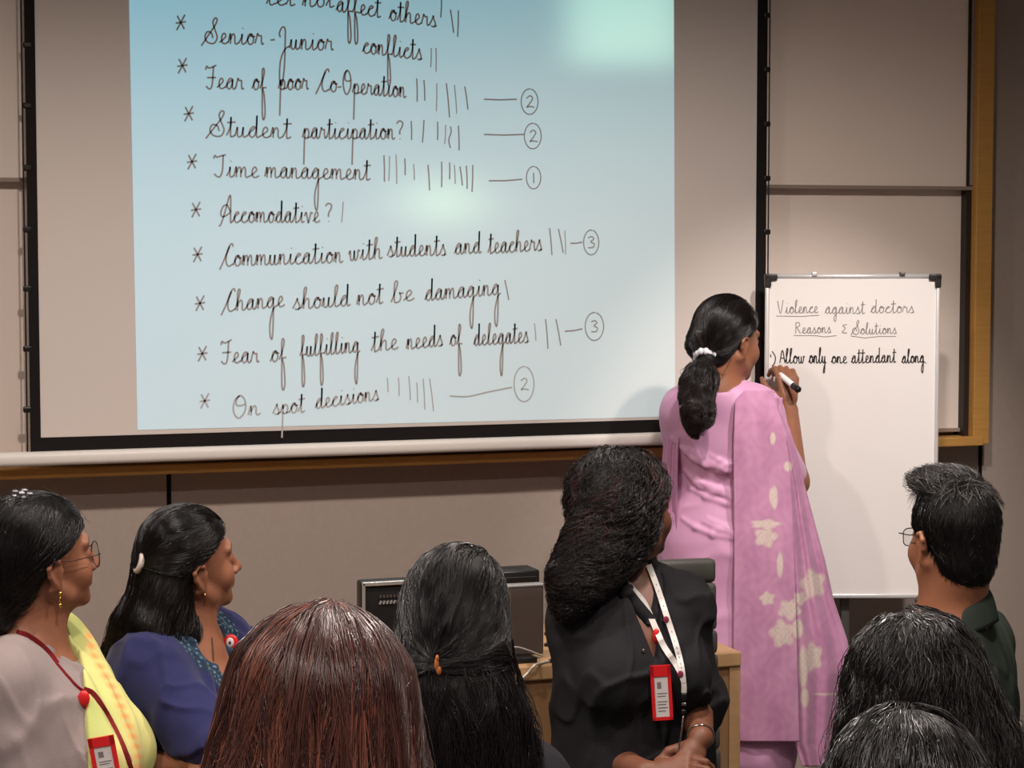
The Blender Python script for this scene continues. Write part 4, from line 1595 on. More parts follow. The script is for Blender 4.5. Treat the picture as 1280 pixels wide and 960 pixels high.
# ---- woman with glasses, grey blouse and yellow drape ----------------------------------------
def person_glasses():
    hr = rot(52.8, 5.5, -5.3)
    hc = np.array((-.941, 4.30, 1.114))
    th = R_(96)
    fw = np.array([math.sin(th), math.cos(th), 0])
    c7 = hc - fw * .045 - np.array([0, 0, .175])
    p = Person('person', 'seated woman in glasses, grey blouse and yellow-green drape with a red badge', hc, hr, 1.0, 96, 'brown', c7=c7,
               girth=1.12, pelvis=(*(c7 + fw * .06)[:2], .56), chest=c7 + fw * .075 - np.array([0, 0, .20]))
    p.body(.0036)
    S = Shape()
    p.trunk(S, .006)
    for sd in 'LR':
        p.arm(S, sd, .010, .9, .060, .050)
    neck_cut(p, S, (.09, .10, .085), .035, -.005)
    wrinkle(S, 11, .0050, 20, 80)
    g0 = np.array(lin((136, 122, 120)))
    cloth(p, S, 'blouse', M_CLOTH_D, .0042, lambda V: np.tile(g0, (len(V), 1)))
    # the drape crosses the far shoulder and the front
    D = Shape()
    p.trunk(D, .016)
    D.cap(p.shL + p.up * .020 - p.fw * .015, p.chest + p.fw * .02, .072, .12, .05)
    neck_cut(p, D, (.078, .10, .10), .045, -.005)
    c = p.chest

    def keep(P):
        q = P - c
        f, r, z = q @ p.fw, q @ p.rt, q[..., 2]
        return f - (.030 + .48 * np.clip(r, -.16, .16) + .10 * np.clip(z, 0, .2) * (r > -.03))
    D.fun('s', keep, .004)
    wv = waves(4, 6, 60, 160, (1, 1, .25))
    D.fun('d', lambda P: .003 * wv(P) + .0042 * np.sin(((P - c) @ p.rt) * 105 + (P[..., 2] - c[2]) * 36 + 1.6 * np.sin(P[..., 2] * 22)))

    def dye(V):
        px, py = proj(V)
        ex = np.interp(py, [800, 815, 830, 870, 930, 960], [118, 122, 130, 152, 176, 180])
        d = ex - px
        yl = np.array(lin((206, 200, 128)))
        gr = np.array(lin((176, 182, 110)))
        og = np.array(lin((226, 150, 84)))
        t = np.clip(.6 + .5 * np.sin(px * .05 + 1.3 * np.sin(py * .04)), 0, 1)[:, None]
        col = yl * t + gr * (1 - t)
        b_ = np.clip(1 - np.abs(d - 6) / 9, 0, 1)[:, None] * (.6 + .4 * np.sin(py * .5))[:, None]
        return col * (1 - b_) + og * b_
    cloth(p, D, 'yellow_drape', M_CLOTH_D, .0036, dye)
    # hair drawn back into a loose low bun, clip on top
    H = Shape()
    scalp(H, p, .014, True, (-.07, -.105), (-.015, .014), (.090, .074))
    bun = p.L(-.01, -.135, -.085)
    H.cap(p.L(0, -.085, .02), bun, .065, .05, .03)
    H.ell(bun, (.062, .06, .055), .03)
    H.ell(p.L(0, -.055, .09), (.05, .055, .035), .03)
    roots = sample_roots(H, hc + hr[:, 2] * .03, 3400, lambda P: H(P) < 1)
    st = strands(H, p, roots, toward(bun, (0, 0, -.2)), 12, .013, (-.001, .0025), .00055, base=(20, 17, 17), seed=2, stop=near(bun, .03), jitter=.12, K=130, curl=.0016, cfreq=110, fray=.006)
    r2 = sample_roots(H, bun, 900, lambda P: np.linalg.norm(P - bun, axis=1) < .09)
    st2 = strands(H, p, r2, lambda P: np.cross(P - bun, np.array([.5, -.3, .8])) * 18 + np.array([0, 0, -.3]), 12, .010, (-.001, .005), .0006, base=(20, 17, 17), seed=3, curl=.005, cfreq=130, fray=.012)
    r3 = sample_roots(H, hc + hr[:, 2] * .03, 110, lambda P: P[:, 2] > hc[2] + .05)
    st3 = strands(H, p, r3, toward(bun, (0, 0, .4)), 9, .008, (.000, .006), .0004, base=(26, 22, 21), seed=4, jitter=.9, fray=.02, follow=.5)
    ho = hair_obj(p, [st, st2, st3], H)
    cl = MB()
    cc = p.L(.006, -.040, .138)
    for i in range(5):
        a = i * 1.25
        cl.ball(cc + np.array((.016 * math.cos(a), .004 * math.sin(a), .007 * math.sin(a))), (.009, .006, .007), 10, 6)
    cl.ball(cc, (.010, .008, .010), 10, 6)
    cl.done('flower_hair_clip', mat('pewter', (120, 116, 120), 0.2, 0.5, metal=0.9), p.root, ho, smooth=True)
    glasses(p, M_RIM, .0265, 'round', .0335, M_LENS)
    e = p.L(.0775, -.004, -.056)
    MB().ball(e, .0045, 10, 8).ball(e - p.up * .012, (.0035, .0035, .006), 10, 8).ball(e - p.up * .023, .0042, 10, 8).done('earring', M_GOLD, p.root, smooth=True)
    # lanyard and badge
    A = Shape()
    A.ops = list(p.bodyS.ops) + []
    allS = Shape()
    allS.fun('u', lambda P: np.minimum(np.minimum(S(P), D(P)), p.bodyS(P)))
    m = MB()
    V, Fc, Lp = ribbon_on(allS, [(20, 791), (34, 795), (50, 806), (62, 818), (71, 830)], .013)
    m.add(V, Fc)
    V, Fc, L2 = ribbon_on(allS, [(104, 862), (116, 868), (130, 888), (143, 912), (155, 938), (163, 962)], .013)
    m.add(V, Fc)
    V, Fc, L3 = ribbon_on(allS, [(71, 830), (84, 845), (96, 858), (104, 864)], .006)
    m.add(V, Fc)
    lo = m.done('lanyard', M_REDBAND, p.root)
    rc = hit(allS, 106, 872) + np.array((0, -.010, 0))
    MB().ball(rc, (.012, .007, .017), 14, 10).tube([rc + np.array((.003, 0, -.015)), pix(119, 903, rc[1]), pix(126, 925, rc[1])], .0014, 6).ball(pix(120, 906, rc[1]), .006, 8, 6) \
        .done('badge_reel', M_RED, p.root, lo, smooth=True)
    badge(p, 131, 951, 33, 62, front_y(allS, [(118, 925), (148, 925), (120, 955), (148, 955), (133, 940)]), 10)
    p.lowers(mat('grey_skirt', (130, 120, 116), .9, .1), 'skirt')
    return p


# ---- woman in the blue kurta --------------------------------------------------------------
def person_blue():
    hr = rot(57.6, 6.0, -7.1)
    hc = np.array((-.691, 4.60, 1.061))
    th = R_(112)
    fw = np.array([math.sin(th), math.cos(th), 0])
    c7 = hc - fw * .03 - np.array([0, 0, .155])
    p = Person('person', 'seated woman in a blue embroidered kurta, long dark hair tied with a pale band', hc, hr, .973, 112, 'brown', c7=c7, girth=1.08,
               elbows=(None, pix(272, 935, 4.36)), wrists=(None, pix(340, 955, 4.42)), pelvis=(*(c7 + fw * .03)[:2], .56),
               chest=c7 + fw * .06 - np.array([0, 0, .20]))
    p.body(.0036, hand_spec=dict(R=dict(d=(0, -.5, .8))))
    S = Shape()
    p.trunk(S, .009)
    p.arm(S, 'R', .014, .95, .062, .056)
    p.arm(S, 'L', .014, .95, .062, .056)
    NC = Shape()
    S0 = len(S.ops)
    neck_cut(p, S, (.072, .085, .07), .02, .01, v=(.065, .15))
    cuts = S.ops[S0:]
    wrinkle(S, 21, .0085, 20, 70, (1, 1, .9))

    def dye(V):
        d = np.min([np.abs(c[1](V)) if i else np.abs(c[1](V)) for i, c in enumerate(cuts)], axis=0)
        q = V - p.c7
        front = (q @ p.fw > .03) & (q[:, 2] > -.24)
        blue = np.array(lin((39, 40, 80)))
        teal = np.array(lin((30, 46, 64)))
        pale = np.array(lin((120, 152, 168)))
        x = q @ p.rt
        yoke = np.clip((.055 - d) / .006, 0, 1) * front
        yoke = np.maximum(yoke, np.clip((.045 - np.abs(x)) / .004, 0, 1) * front * (q[:, 2] < -.12))
        dots = (np.sin(x * 420 + np.sin(q[:, 2] * 210) * 1.5) * np.sin(q[:, 2] * 380 + 1.0) > .62) * yoke
        edge = np.clip(1 - np.abs(d - .028) / .004, 0, 1) * front
        hs = np.zeros(len(V))
        c = blue * (1 - yoke[:, None]) + teal * yoke[:, None]
        k = np.clip(dots * .6 + edge * .12, 0, 1)[:, None]
        return c * (1 - k) + pale * k
    cloth(p, S, 'blue_kurta', M_CLOTH_D, .0040, dye)
    H = Shape()
    scalp(H, p, .012, True, (-.066, -.10), (-.012, .016), (.088, .076))
    tie = pix(181, 703, hc[1] - .065)
    # half the hair is drawn to the band, the rest hangs down the back
    H.cap(p.L(0, -.055, .0), p.L(0, -.065, -.07), .062, .050, .03)
    ch = [pix(194, 712, 4.55), pix(192, 748, 4.54), pix(176, 790, 4.51), pix(162, 840, 4.50), pix(153, 900, 4.50), pix(150, 960, 4.5)]
    H.chain(ch, [.028, .044, .054, .052, .042, .030], .03, 'u', (np.array([.5, 1, 0]), .75))
    H.chain([p.L(.03, -.075, -.05), pix(222, 790, 4.55), pix(190, 830, 4.50)], [.048, .038, .045], .03)
    H.ell(tie + np.array((.010, 0, 0)), (.020, .018, .018), .02)
    locks(H, 31, .0016)
    roots = sample_roots(H, hc + hr[:, 2] * .03, 2600, lambda P: P[:, 2] > hc[2] - .02)
    st = strands(H, p, roots, toward(tie), 14, .012, (-.001, .0018), .00055, base=(18, 14, 14), seed=5, stop=near(tie, .016), jitter=.08, K=110, step_off=.003)
    r2 = np.vstack([sample_roots(H, (ch[1] + ch[2]) / 2, 1500, lambda P: P[:, 2] < hc[2] + .06, rmax=.3), sample_roots(H, p.L(0, -.06, -.05), 900, lambda P: (P[:, 2] < hc[2] + .01), rmax=.2)])

    def fl(P):
        T = np.array([ch[3][0], ch[3][1], P[:, 2].min()])
        d = np.tile(np.array([-.22, -.05, -1.0]), (len(P), 1))
        return d
    st2 = strands(H, p, r2, fl, 20, .015, (-.001, .005), .0006, base=(20, 15, 14), seed=6, jitter=.12, curl=.0035, cfreq=45, fray=.014, K=90, step_off=.006)
    ho = hair_obj(p, [st, st2], H)
    bt = MB()
    pts = [tie + np.array((-.010, -.010, .002)) + .020 * (math.cos(a) * np.array([.35, -.2, .9]) + math.sin(a) * np.array([.3, -.9, -.2])) for a in np.linspace(0, 2 * math.pi, 22)[:-1]]
    bt.tube(pts, .0068, 8, True)
    bt.done('hair_band', mat('pale_band', (196, 180, 172), .5, .3), p.root, ho, smooth=True)
    e = p.L(.0775, -.004, -.055)
    MB().ball(e, .004, 10, 8).done('ear_stud', M_GOLD, p.root, smooth=True)
    MB().ball(p.L(.0165, .103, -.036), .0026, 10, 8).done('nose_stud', M_GOLD, p.root, smooth=True)
    allS = Shape()
    allS.fun('u', lambda P: np.minimum(S(P), p.bodyS(P)))
    m = MB()
    V, Fc, _ = ribbon_on(allS, [(265, 797), (266, 810), (267, 826)], .0022)
    m.add(V, Fc)
    m.done('neck_thread', mat('dark_thread', (60, 36, 26), .6, .3), p.root)
    c0 = hit(allS, 289, 803) + np.array((0, -.008, 0))
    ro = MB().ball(c0, (.017, .006, .020), 16, 10).box(c0 + np.array((.010, .002, -.022)), (.018, .006, .010), bev=.003).done('badge_reel', M_RED, p.root, smooth=True)
    MB().ball(c0 + np.array((-.001, -.005, .002)), (.009, .003, .011), 14, 8).done('reel_label', M_CARD, p.root, ro, smooth=True)
    MB().ball(c0 + np.array((-.001, -.0075, .002)), (.003, .0015, .004), 10, 6).done('reel_mark', M_NAVY, p.root, ro, smooth=True)
    c1 = hit(allS, 305, 838)
    if c1 is None:
        c1 = pix(305, 838, c0[1])
    badge(p, 311, 868, 24, 68, front_y(allS, [(300, 836), (320, 836), (310, 860), (300, 890)]), 4)
    p.lowers(mat('navy_salwar', (40, 42, 84), .9, .1))
    return p


# ---- woman in black with the white lanyard ---------------------------------------------------
def person_black():
    hr = rot(50.6, 4.1, -1.8)
    hc = np.array((.26, 4.75, 1.154))
    fwv = np.array([math.sin(R_(166)), math.cos(R_(166)), 0])
    p = Person('person', 'seated woman in a black shirt with white lanyard and red badge, looking back', hc, hr, .976, 166, 'dark',
               c7=hc + np.array([0.0, .03, -.17]),
               shoulders=(pix(846, 760, 4.74), pix(728, 776, 4.72)),
               elbows=(pix(868, 868, 4.74), pix(734, 940, 4.72)), wrists=(pix(876, 922, 4.56), pix(806, 966, 4.52)),
               pelvis=(.27, 4.72, .56), girth=1.05)
    p.body(.0036, hand_spec=dict(L=dict(f=(-.35, -.45, -.55), d=(.2, -.85, .45), curl=(30, 40, 30), thumb=1, s=.95), R=dict(f=(.85, -.25, .15), d=(-.1, -.6, .8), curl=(30, 40, 30), thumb=-1, s=.95)))
    S = Shape()
    p.trunk(S, .012)
    p.arm(S, 'L', .012, 1.16, .052, .050, .044)
    p.arm(S, 'R', .014, 1.40, .056, .052, .044)
    neck_cut(p, S, (.060, .074, .06), .03, .02, v=(.040, .135))
    wrinkle(S, 31, .0080, 18, 66, (1, 1, .9))
    cloth(p, S, 'black_shirt', M_BLACK, .0040)
    allS = Shape()
    allS.fun('u', lambda P: np.minimum(S(P), p.bodyS(P)))
    m = MB()
    for path in ([(764, 706), (772, 724), (786, 745), (802, 765), (815, 780)], [(812, 700), (820, 715), (826, 740), (822, 765), (816, 782)]):
        V, Fc, _ = ribbon_on(allS, path, .030, .004, .006)
        m.add(V, Fc)
    m.done('collar', M_BLACK, p.root, smooth=True)
    bt = MB()
    for px_, py_ in ((816, 800), (806, 813), (817, 815)):
        h_ = hit(S, px_, py_)
        bt.ball(h_ + np.array((0, -.002, 0)), (.004, .002, .004), 10, 6)
    h_ = hit(S, 804, 813)
    MB().ball(h_ + np.array((0, -.003, 0)), (.0045, .003, .0045), 10, 6).done('button', M_CHROME, p.root, smooth=True)
    H = Shape()
    scalp(H, p, .016, True, (-.066, -.10), (-.016, .0), (.082, .072))
    H.ell(p.L(.0, -.055, .03), (.086, .076, .092), .03)
    ch = [p.L(0, -.06, .04), pix(762, 640, 4.67), pix(742, 685, 4.64), pix(722, 722, 4.63), pix(712, 752, 4.63)]
    H.chain(ch, [.080, .056, .053, .047, .030], .04)
    H.chain([p.L(.05, -.03, -.03), pix(775, 690, 4.68), pix(752, 735, 4.66)], [.042, .034, .022], .03)
    wv = waves(8, 8, 70, 170)
    H.fun('d', lambda P: .0045 * wv(P))
    roots = np.vstack([sample_roots(H, hc + hr[:, 2] * .03, 2400, lambda P: P[:, 2] > hc[2] - .07),
                       sample_roots(H, ch[2], 2600, lambda P: P[:, 2] < hc[2] + .06, rmax=.25)])
    crown = p.L(0, -.02, .2)

    def fl(P):
        d = P - crown
        d[:, 2] = 0
        d /= np.linalg.norm(d, axis=1)[:, None] + 1e-6
        return .35 * d + np.array([-.45, -.05, -1.0])
    st = strands(H, p, roots, fl, 18, .010, (.000, .006), .0009, base=(24, 19, 19), seed=7, jitter=.3, K=240, pull=.6, step_off=.010, curl=.0085, cfreq=170, clump=.020, fray=.012, tint=(70, 42, 44), tfrac=.08)
    hair_obj(p, [st], H, .0042, 'curly_hair')
    # white lanyard
    m = MB()
    V, Fc, La = ribbon_on(allS, [(766, 709), (778, 722), (793, 739), (806, 755), (820, 786), (830, 808), (846, 832), (853, 846)], .0125, .0015, .010)
    m.add(V, Fc)
    V, Fc, Lb = ribbon_on(allS, [(811, 706), (822, 735), (834, 772), (845, 806), (851, 830), (854, 850)], .0125, .0015, .012)
    m.add(V, Fc)
    V, Fc, Lc = ribbon_on(allS, [(853, 843), (855, 856), (855, 866)], .011, .0015, .012)
    m.add(V, Fc)
    lo = m.done('lanyard', M_WHITEBAND, p.root)
    yl = Lc[-1][1] - .014
    mk = MB()
    for px_, py_, mm in ((788, 733, M_NAVY), (832, 773, M_CRIMSON), (850, 841, M_CRIMSON)):
        h_ = hit(allS, px_, py_) + np.array((0, -.0135, 0))
        MB().ball(h_, (.0062, .0014, .0075), 12, 8).done('emblem', mm, p.root, lo, smooth=True)
    lt = MB()
    for t_ in np.linspace(.12, .92, 15):
        i = int(t_ * (len(Lb) - 1))
        if abs(t_ - .45) < .07:
            continue
        q = pix(*[float(a) for a in proj(Lb[i])], Lb[i][1] - .0125)
        lt.box(q, (.0012, .0006, .0055), ry=-.35)
    lt.done('lanyard_lettering', M_PRINT, p.root, lo)
    MB().box(pix(855, 871, yl), (.011, .006, .016), bev=.002).box(pix(854.5, 890, yl), (.010, .007, .012), bev=.003).done('lanyard_clip', M_BLACKPL, p.root, lo, smooth=True)
    MB().box(pix(855, 880, yl), (.010, .006, .007), bev=.002).tube(spline([pix(854, 894, yl), pix(852, 912, yl - .01), pix(849, 935, yl - .02), pix(847, 962, yl - .03)], 6), .0022, 6).done('lanyard_cord', M_CHROME, p.root, lo, smooth=True)
    # red badge on its reel
    rc = hit(allS, 820, 794) + np.array((0, -.010, 0))
    bo = badge(p, 827, 866, 26, 70, front_y(allS, [(815, 832), (838, 832), (815, 866), (838, 866), (817, 900), (841, 898)], .010), 3.5)
    MB().ball(rc, (.0085, .006, .017), 12, 8).tube([rc, pix(822, 812, rc[1]), pix(823, 832, rc[1] - .004)], .0018, 6).done('badge_reel', M_RED, p.root, bo, smooth=True)
    w_ = p.wrL
    fa = (p.wrL - p.elL) / np.linalg.norm(p.wrL - p.elL)
    a_ = np.cross(fa, [0, 0, 1.0])
    a_ /= np.linalg.norm(a_)
    b2 = np.cross(fa, a_)
    MB().tube([w_ - fa * .004 + .029 * (math.cos(t) * a_ + math.sin(t) * b2) for t in np.linspace(0, 6.283, 25)[:-1]], .0022, 6, True).done('bracelet', M_CHROME, p.root, smooth=True)
    p.lowers(M_NAVYT)
    return p


# ---- woman in pink writing on the whiteboard ---------------------------------------------------
M_SATIN = mat('pink_satin', (200, 146, 180), 0.5, 0.35, noise=0.05, nscale=14, bump=0.12, bscale=600, sheen=0.2)
M_DUP = mat('printed_dupatta', (190, 124, 160), 0.8, 0.25, dye=True, noise=0.10, nscale=55, bump=0.3, bscale=500, sheen=0.15)


def person_pink():
    hr = rot(49.5, -4.7, -2.3)
    hc = np.array((.596, 5.95, 1.475))
    c7 = hc + np.array((-.03, -.02, -.165))
    shL, shR = pix(860, 516, 5.98), pix(946, 519, 5.93)
    p = Person('person', 'standing woman in a pink kurta writing on the whiteboard, ponytail with a white scrunchie', hc, hr, .948, 14, 'brown', seated=False, c7=c7,
               shoulders=(shL, shR), elbows=(pix(856, 612, 6.02), pix(991, 602, 6.03)), wrists=(pix(870, 640, 6.18), pix(986, 514, 6.19)),
               pelvis=(.595, 5.97, .90), girth=.98, sw=.14)
    p.body(.0036, hand_spec=dict(R=dict(f=(-.02, .22, .95), d=(.30, -.92, .2), thumb=-1, curl=(38, 55, 30), s=.98, tc=.9, spread=.02), L=dict(f=(.3, .6, -.2))))
    S = Shape()
    p.trunk(S, .010)
    S.chain([p.pel, p.pel + np.array((.0, 0, -.25)), p.pel + np.array((.01, 0, -.56))], [.165, .175, .190], .05, 'u', (p.fw, .70), .006)
    p.arm(S, 'R', .010, .86, .048, .042)
    p.arm(S, 'L', .012, 1.35, .048, .044, .040)
    neck_cut(p, S, (.066, .066, .045), .040, .004)
    # satin pulled into folds at the small of the back
    bk = p.pel + p.up * .17 - p.fw * .09
    g = np.random.default_rng(5)
    for i in range(13):
        z = .02 + .26 * g.random()
        x0 = -.15 + .12 * g.random()
        L = .14 + .10 * g.random()
        a = bk + p.rt * x0 + p.up * (z - .12)
        b_ = a + p.rt * L + p.up * (-.05 + .03 * g.random())
        pa = []
        for t in np.linspace(0, 1, 5):
            q = lerp(a, b_, t)
            q = q + p.up * (-.02 * math.sin(t * 3.1))
            for _ in range(8):
                q = q - S(q[None])[0] * S.grad(q[None])[0]
            pa.append(q)
        S.chain(pa, [.0015, .0042, .005, .0042, .0015], .012)
    wrinkle(S, 41, .0030, 15, 50, (1.0, 1.0, .9))

    cloth(p, S, 'pink_kurta', M_SATIN, .0042)
    sm = MB()
    cx = (p.c7 - p.up * .0)
    pts = [pix(x, y, 5.84) for x, y in ((917, 492), (916.5, 540), (916, 600), (917, 660), (917, 740), (918, 800))]
    # dupatta: the straight length down the back
    def edge(tab, y):
        t = np.array(tab, float)
        return np.interp(y, t[:, 1], t[:, 0])
    LA = [(930, 488), (919, 500), (917, 560), (918, 700), (917, 800), (918, 927)]
    RA = [(968, 500), (982, 540), (988, 600), (993, 700), (996, 800), (999, 927)]
    LB = [(958, 497), (975, 545), (984, 600), (988, 700), (990, 800), (994, 930), (1003, 958)]
    RB = [(978, 512), (990, 545), (1004, 600), (1020, 660), (1031, 700), (1042, 750), (1059, 800), (1066, 842), (1057, 888), (1046, 958)]
    FL = [(968, 622, 4.5, 17), (957, 671, 15, 14), (957, 655, 20, 6), (975, 706, 4.5, 18), (1016, 730, 17, 19), (959, 748, 10, 9), (987, 762, 15, 14), (978, 792, 17, 18), (1000, 748, 9, 9),
          (1016, 821, 13, 19), (1004, 834, 7, 30), (1006, 872, 6, 14), (966, 548, 4, 9), (985, 583, 6, 7), (965, 620, 4, 12), (1040, 868, 24, 1.6), (997, 786, 8, 14)]

    def print_dye(V, u, v):
        px, py = proj(V)
        base = np.array(lin((192, 138, 168)))
        dark = np.array(lin((160, 104, 140)))
        pale = np.array(lin((208, 200, 178)))
        t = .5 + .5 * np.sin(px * .11 + 2 * np.sin(py * .03)) * np.sin(py * .043 + px * .02)
        t = t * .6 + .4 * (.5 + .5 * np.sin(px * .31 + 2.2 * np.sin(py * .13)) * np.sin(py * .19 + 1.7 * np.sin(px * .17)))
        t = np.clip(1.25 * t - .1, 0, 1)
        c = base * (1 - .6 * t[:, None]) + dark * .6 * t[:, None]
        w_ = np.zeros(len(px))
        for fx, fyy, rx, ry in FL:
            a = np.arctan2((py - fyy) / ry, (px - fx) / rx)
            rr = np.sqrt(((px - fx) / rx) ** 2 + ((py - fyy) / ry) ** 2)
            lobes = 1 + (.14 * np.sin(5 * a + fx) if rx > 8 else 0)
            f = np.clip((lobes - rr) / .3, 0, 1)
            if rx > 12 and ry > 12:
                f = f * (1 - .45 * (np.abs(np.sin(rr * 8 + 1.5 * np.sin(3 * a))) < .25) * (rr < .85))
            w_ = np.maximum(w_, f)
        w_ = w_ * (.68 + .10 * np.sin(px * .9) * np.sin(py * .8))
        return c * (1 - w_[:, None]) + pale * w_[:, None]

    def lay(LT, RT, y0, y1, Yf, amp, nf, ph):
        def fn(u, v):
            py = y0 + (y1 - y0) * v
            xl, xr = edge(LT, py.ravel()).reshape(py.shape), edge(RT, py.ravel()).reshape(py.shape)
            px = xl + (xr - xl) * u
            Y = Yf(u, v) + amp * np.minimum(1, .35 + v * 1.2) * np.sin(u * nf * 6.283 + ph + .8 * np.sin(v * 4))
            a = (480.0 - py) / F
            dy = math.cos(PITCH) + a * math.sin(PITCH)
            dzz = -math.sin(PITCH) + a * math.cos(PITCH)
            t = Y / dy
            return np.stack([(px - 640) / F * t, Y, CAM_Z + dzz * t], -1)
        return fn
    # distance of the kurta's back below the straight length
    prof_y = np.linspace(488, 930, 24)
    prof = []
    for y in prof_y:
        c = [hit(S, x, y) for x in (925, 945, 965, 985)]
        c = [q[1] for q in c if q is not None]
        prof.append(min(c) if c else prof[-1])
    prof = np.array(prof) - .012
    for _ in range(8):
        prof[1:-1] = np.minimum(prof[1:-1], (prof[:-2] + prof[2:]) / 2)
    for _ in range(3):
        prof[1:-1] = (prof[:-2] + 2 * prof[1:-1] + prof[2:]) / 4
    prof -= .003

    def YA(u, v):
        py = 488 + (927 - 488) * v
        return np.interp(py, prof_y, prof) - .006 + .03 * np.clip(u - .6, 0, 1) ** 2

    def YBk(u, v):
        py = 497 + (958 - 497) * v
        return np.interp(py, prof_y, prof) + .012 + .10 * u ** 1.5 * np.clip(.4 + v, 0, 1)
    A = sheet('dupatta', lay(LA, RA, 488, 927, YA, .0035, 2.2, .5), 70, 240, .0018, M_DUP, p.root, dye=print_dye, label='pink dupatta printed with pale flowers')
    sheet('dupatta_fall', lay(LB, RB, 497, 958, YBk, .010, 2.6, 1.2), 80, 240, .0018, M_DUP, p.root, A, dye=print_dye)
    # the other end hangs from the left shoulder
    LCt = [(842, 492), (832, 510), (829, 560), (825, 620), (826, 700), (832, 705)]
    RCt = [(866, 484), (852, 510), (848, 560), (846, 620), (846, 700), (846, 705)]

    def YC(u, v):
        return 5.915 + .05 * (1 - u) + .0 * v
    sheet('dupatta_end', lay(LCt, RCt, 486, 705, YC, .007, 1.6, .2), 40, 160, .0018, M_DUP, p.root, A,
          dye=lambda V, u, v: np.tile(np.array(lin((190, 132, 168))), (len(V), 1)) * (1 + .12 * np.sin(u * 30))[:, None])
    # hair
    H = Shape()
    scalp(H, p, .012, True, (-.072, -.088), (-.005, .018), (.088, .07))
    tie = pix(882, 446, 5.875)
    H.cap(p.L(-.01, -.09, -.02), tie, .05, .022, .03)
    tail = [pix(885, 452, 5.855), pix(876, 470, 5.825), pix(873, 490, 5.80), pix(874, 508, 5.79), pix(872, 524, 5.785), pix(868, 534, 5.785)]
    H.chain(tail, [.018, .036, .036, .031, .028, .016], .02)
    wv = waves(18, 7, 60, 140)
    H.fun('d', lambda P: np.where(P[..., 2] < tie[2] - .02, (.020 * wv(P * .7)), .0008 * wv(P * 2.5)))
    roots = sample_roots(H, hc + hr[:, 2] * .03, 2600, lambda P: P[:, 2] > tie[2] - .03)
    st = strands(H, p, roots, toward(tie), 14, .012, (-.001, .0016), .0006, base=(20, 15, 15), seed=9, stop=near(tie, .016), jitter=.07, K=110, step_off=.003, tint=(52, 38, 34), tfrac=.06)
    r2 = sample_roots(H, tail[2], 2000, lambda P: P[:, 2] < tie[2] + .005, rmax=.25)
    st2 = strands(H, p, r2, lambda P: np.tile(np.array([-.12, -.05, -1.0]), (len(P), 1)), 13, .010, (-.001, .005), .0007, base=(34, 26, 25), seed=10, jitter=.2, K=60, step_off=.008, curl=.009, cfreq=140, clump=.022, fray=.010)
    ho = hair_obj(p, [st, st2], H, .004)
    sc_ = MB()
    ax = tail[1] - p.L(0, -.08, .0)
    ax /= np.linalg.norm(ax)
    a_ = np.cross(ax, [0, 0, 1.0]); a_ /= np.linalg.norm(a_)
    b2 = np.cross(ax, a_)
    sc_.tube([tie + (.024 + .002 * math.sin(9 * t)) * (math.cos(t) * a_ + math.sin(t) * b2) for t in np.linspace(0, 6.283, 41)[:-1]],
             [.0105 + .002 * math.sin(13 * t) for t in np.linspace(0, 6.283, 41)[:-1]], 8, True)
    sc_.done('scrunchie', mat('white_satin', (222, 216, 222), .45, .4), p.root, ho, smooth=True)
    p.lowers(mat('pink_salwar', (176, 104, 142), .7, .2), 'salwar', .011, .012)
    return p


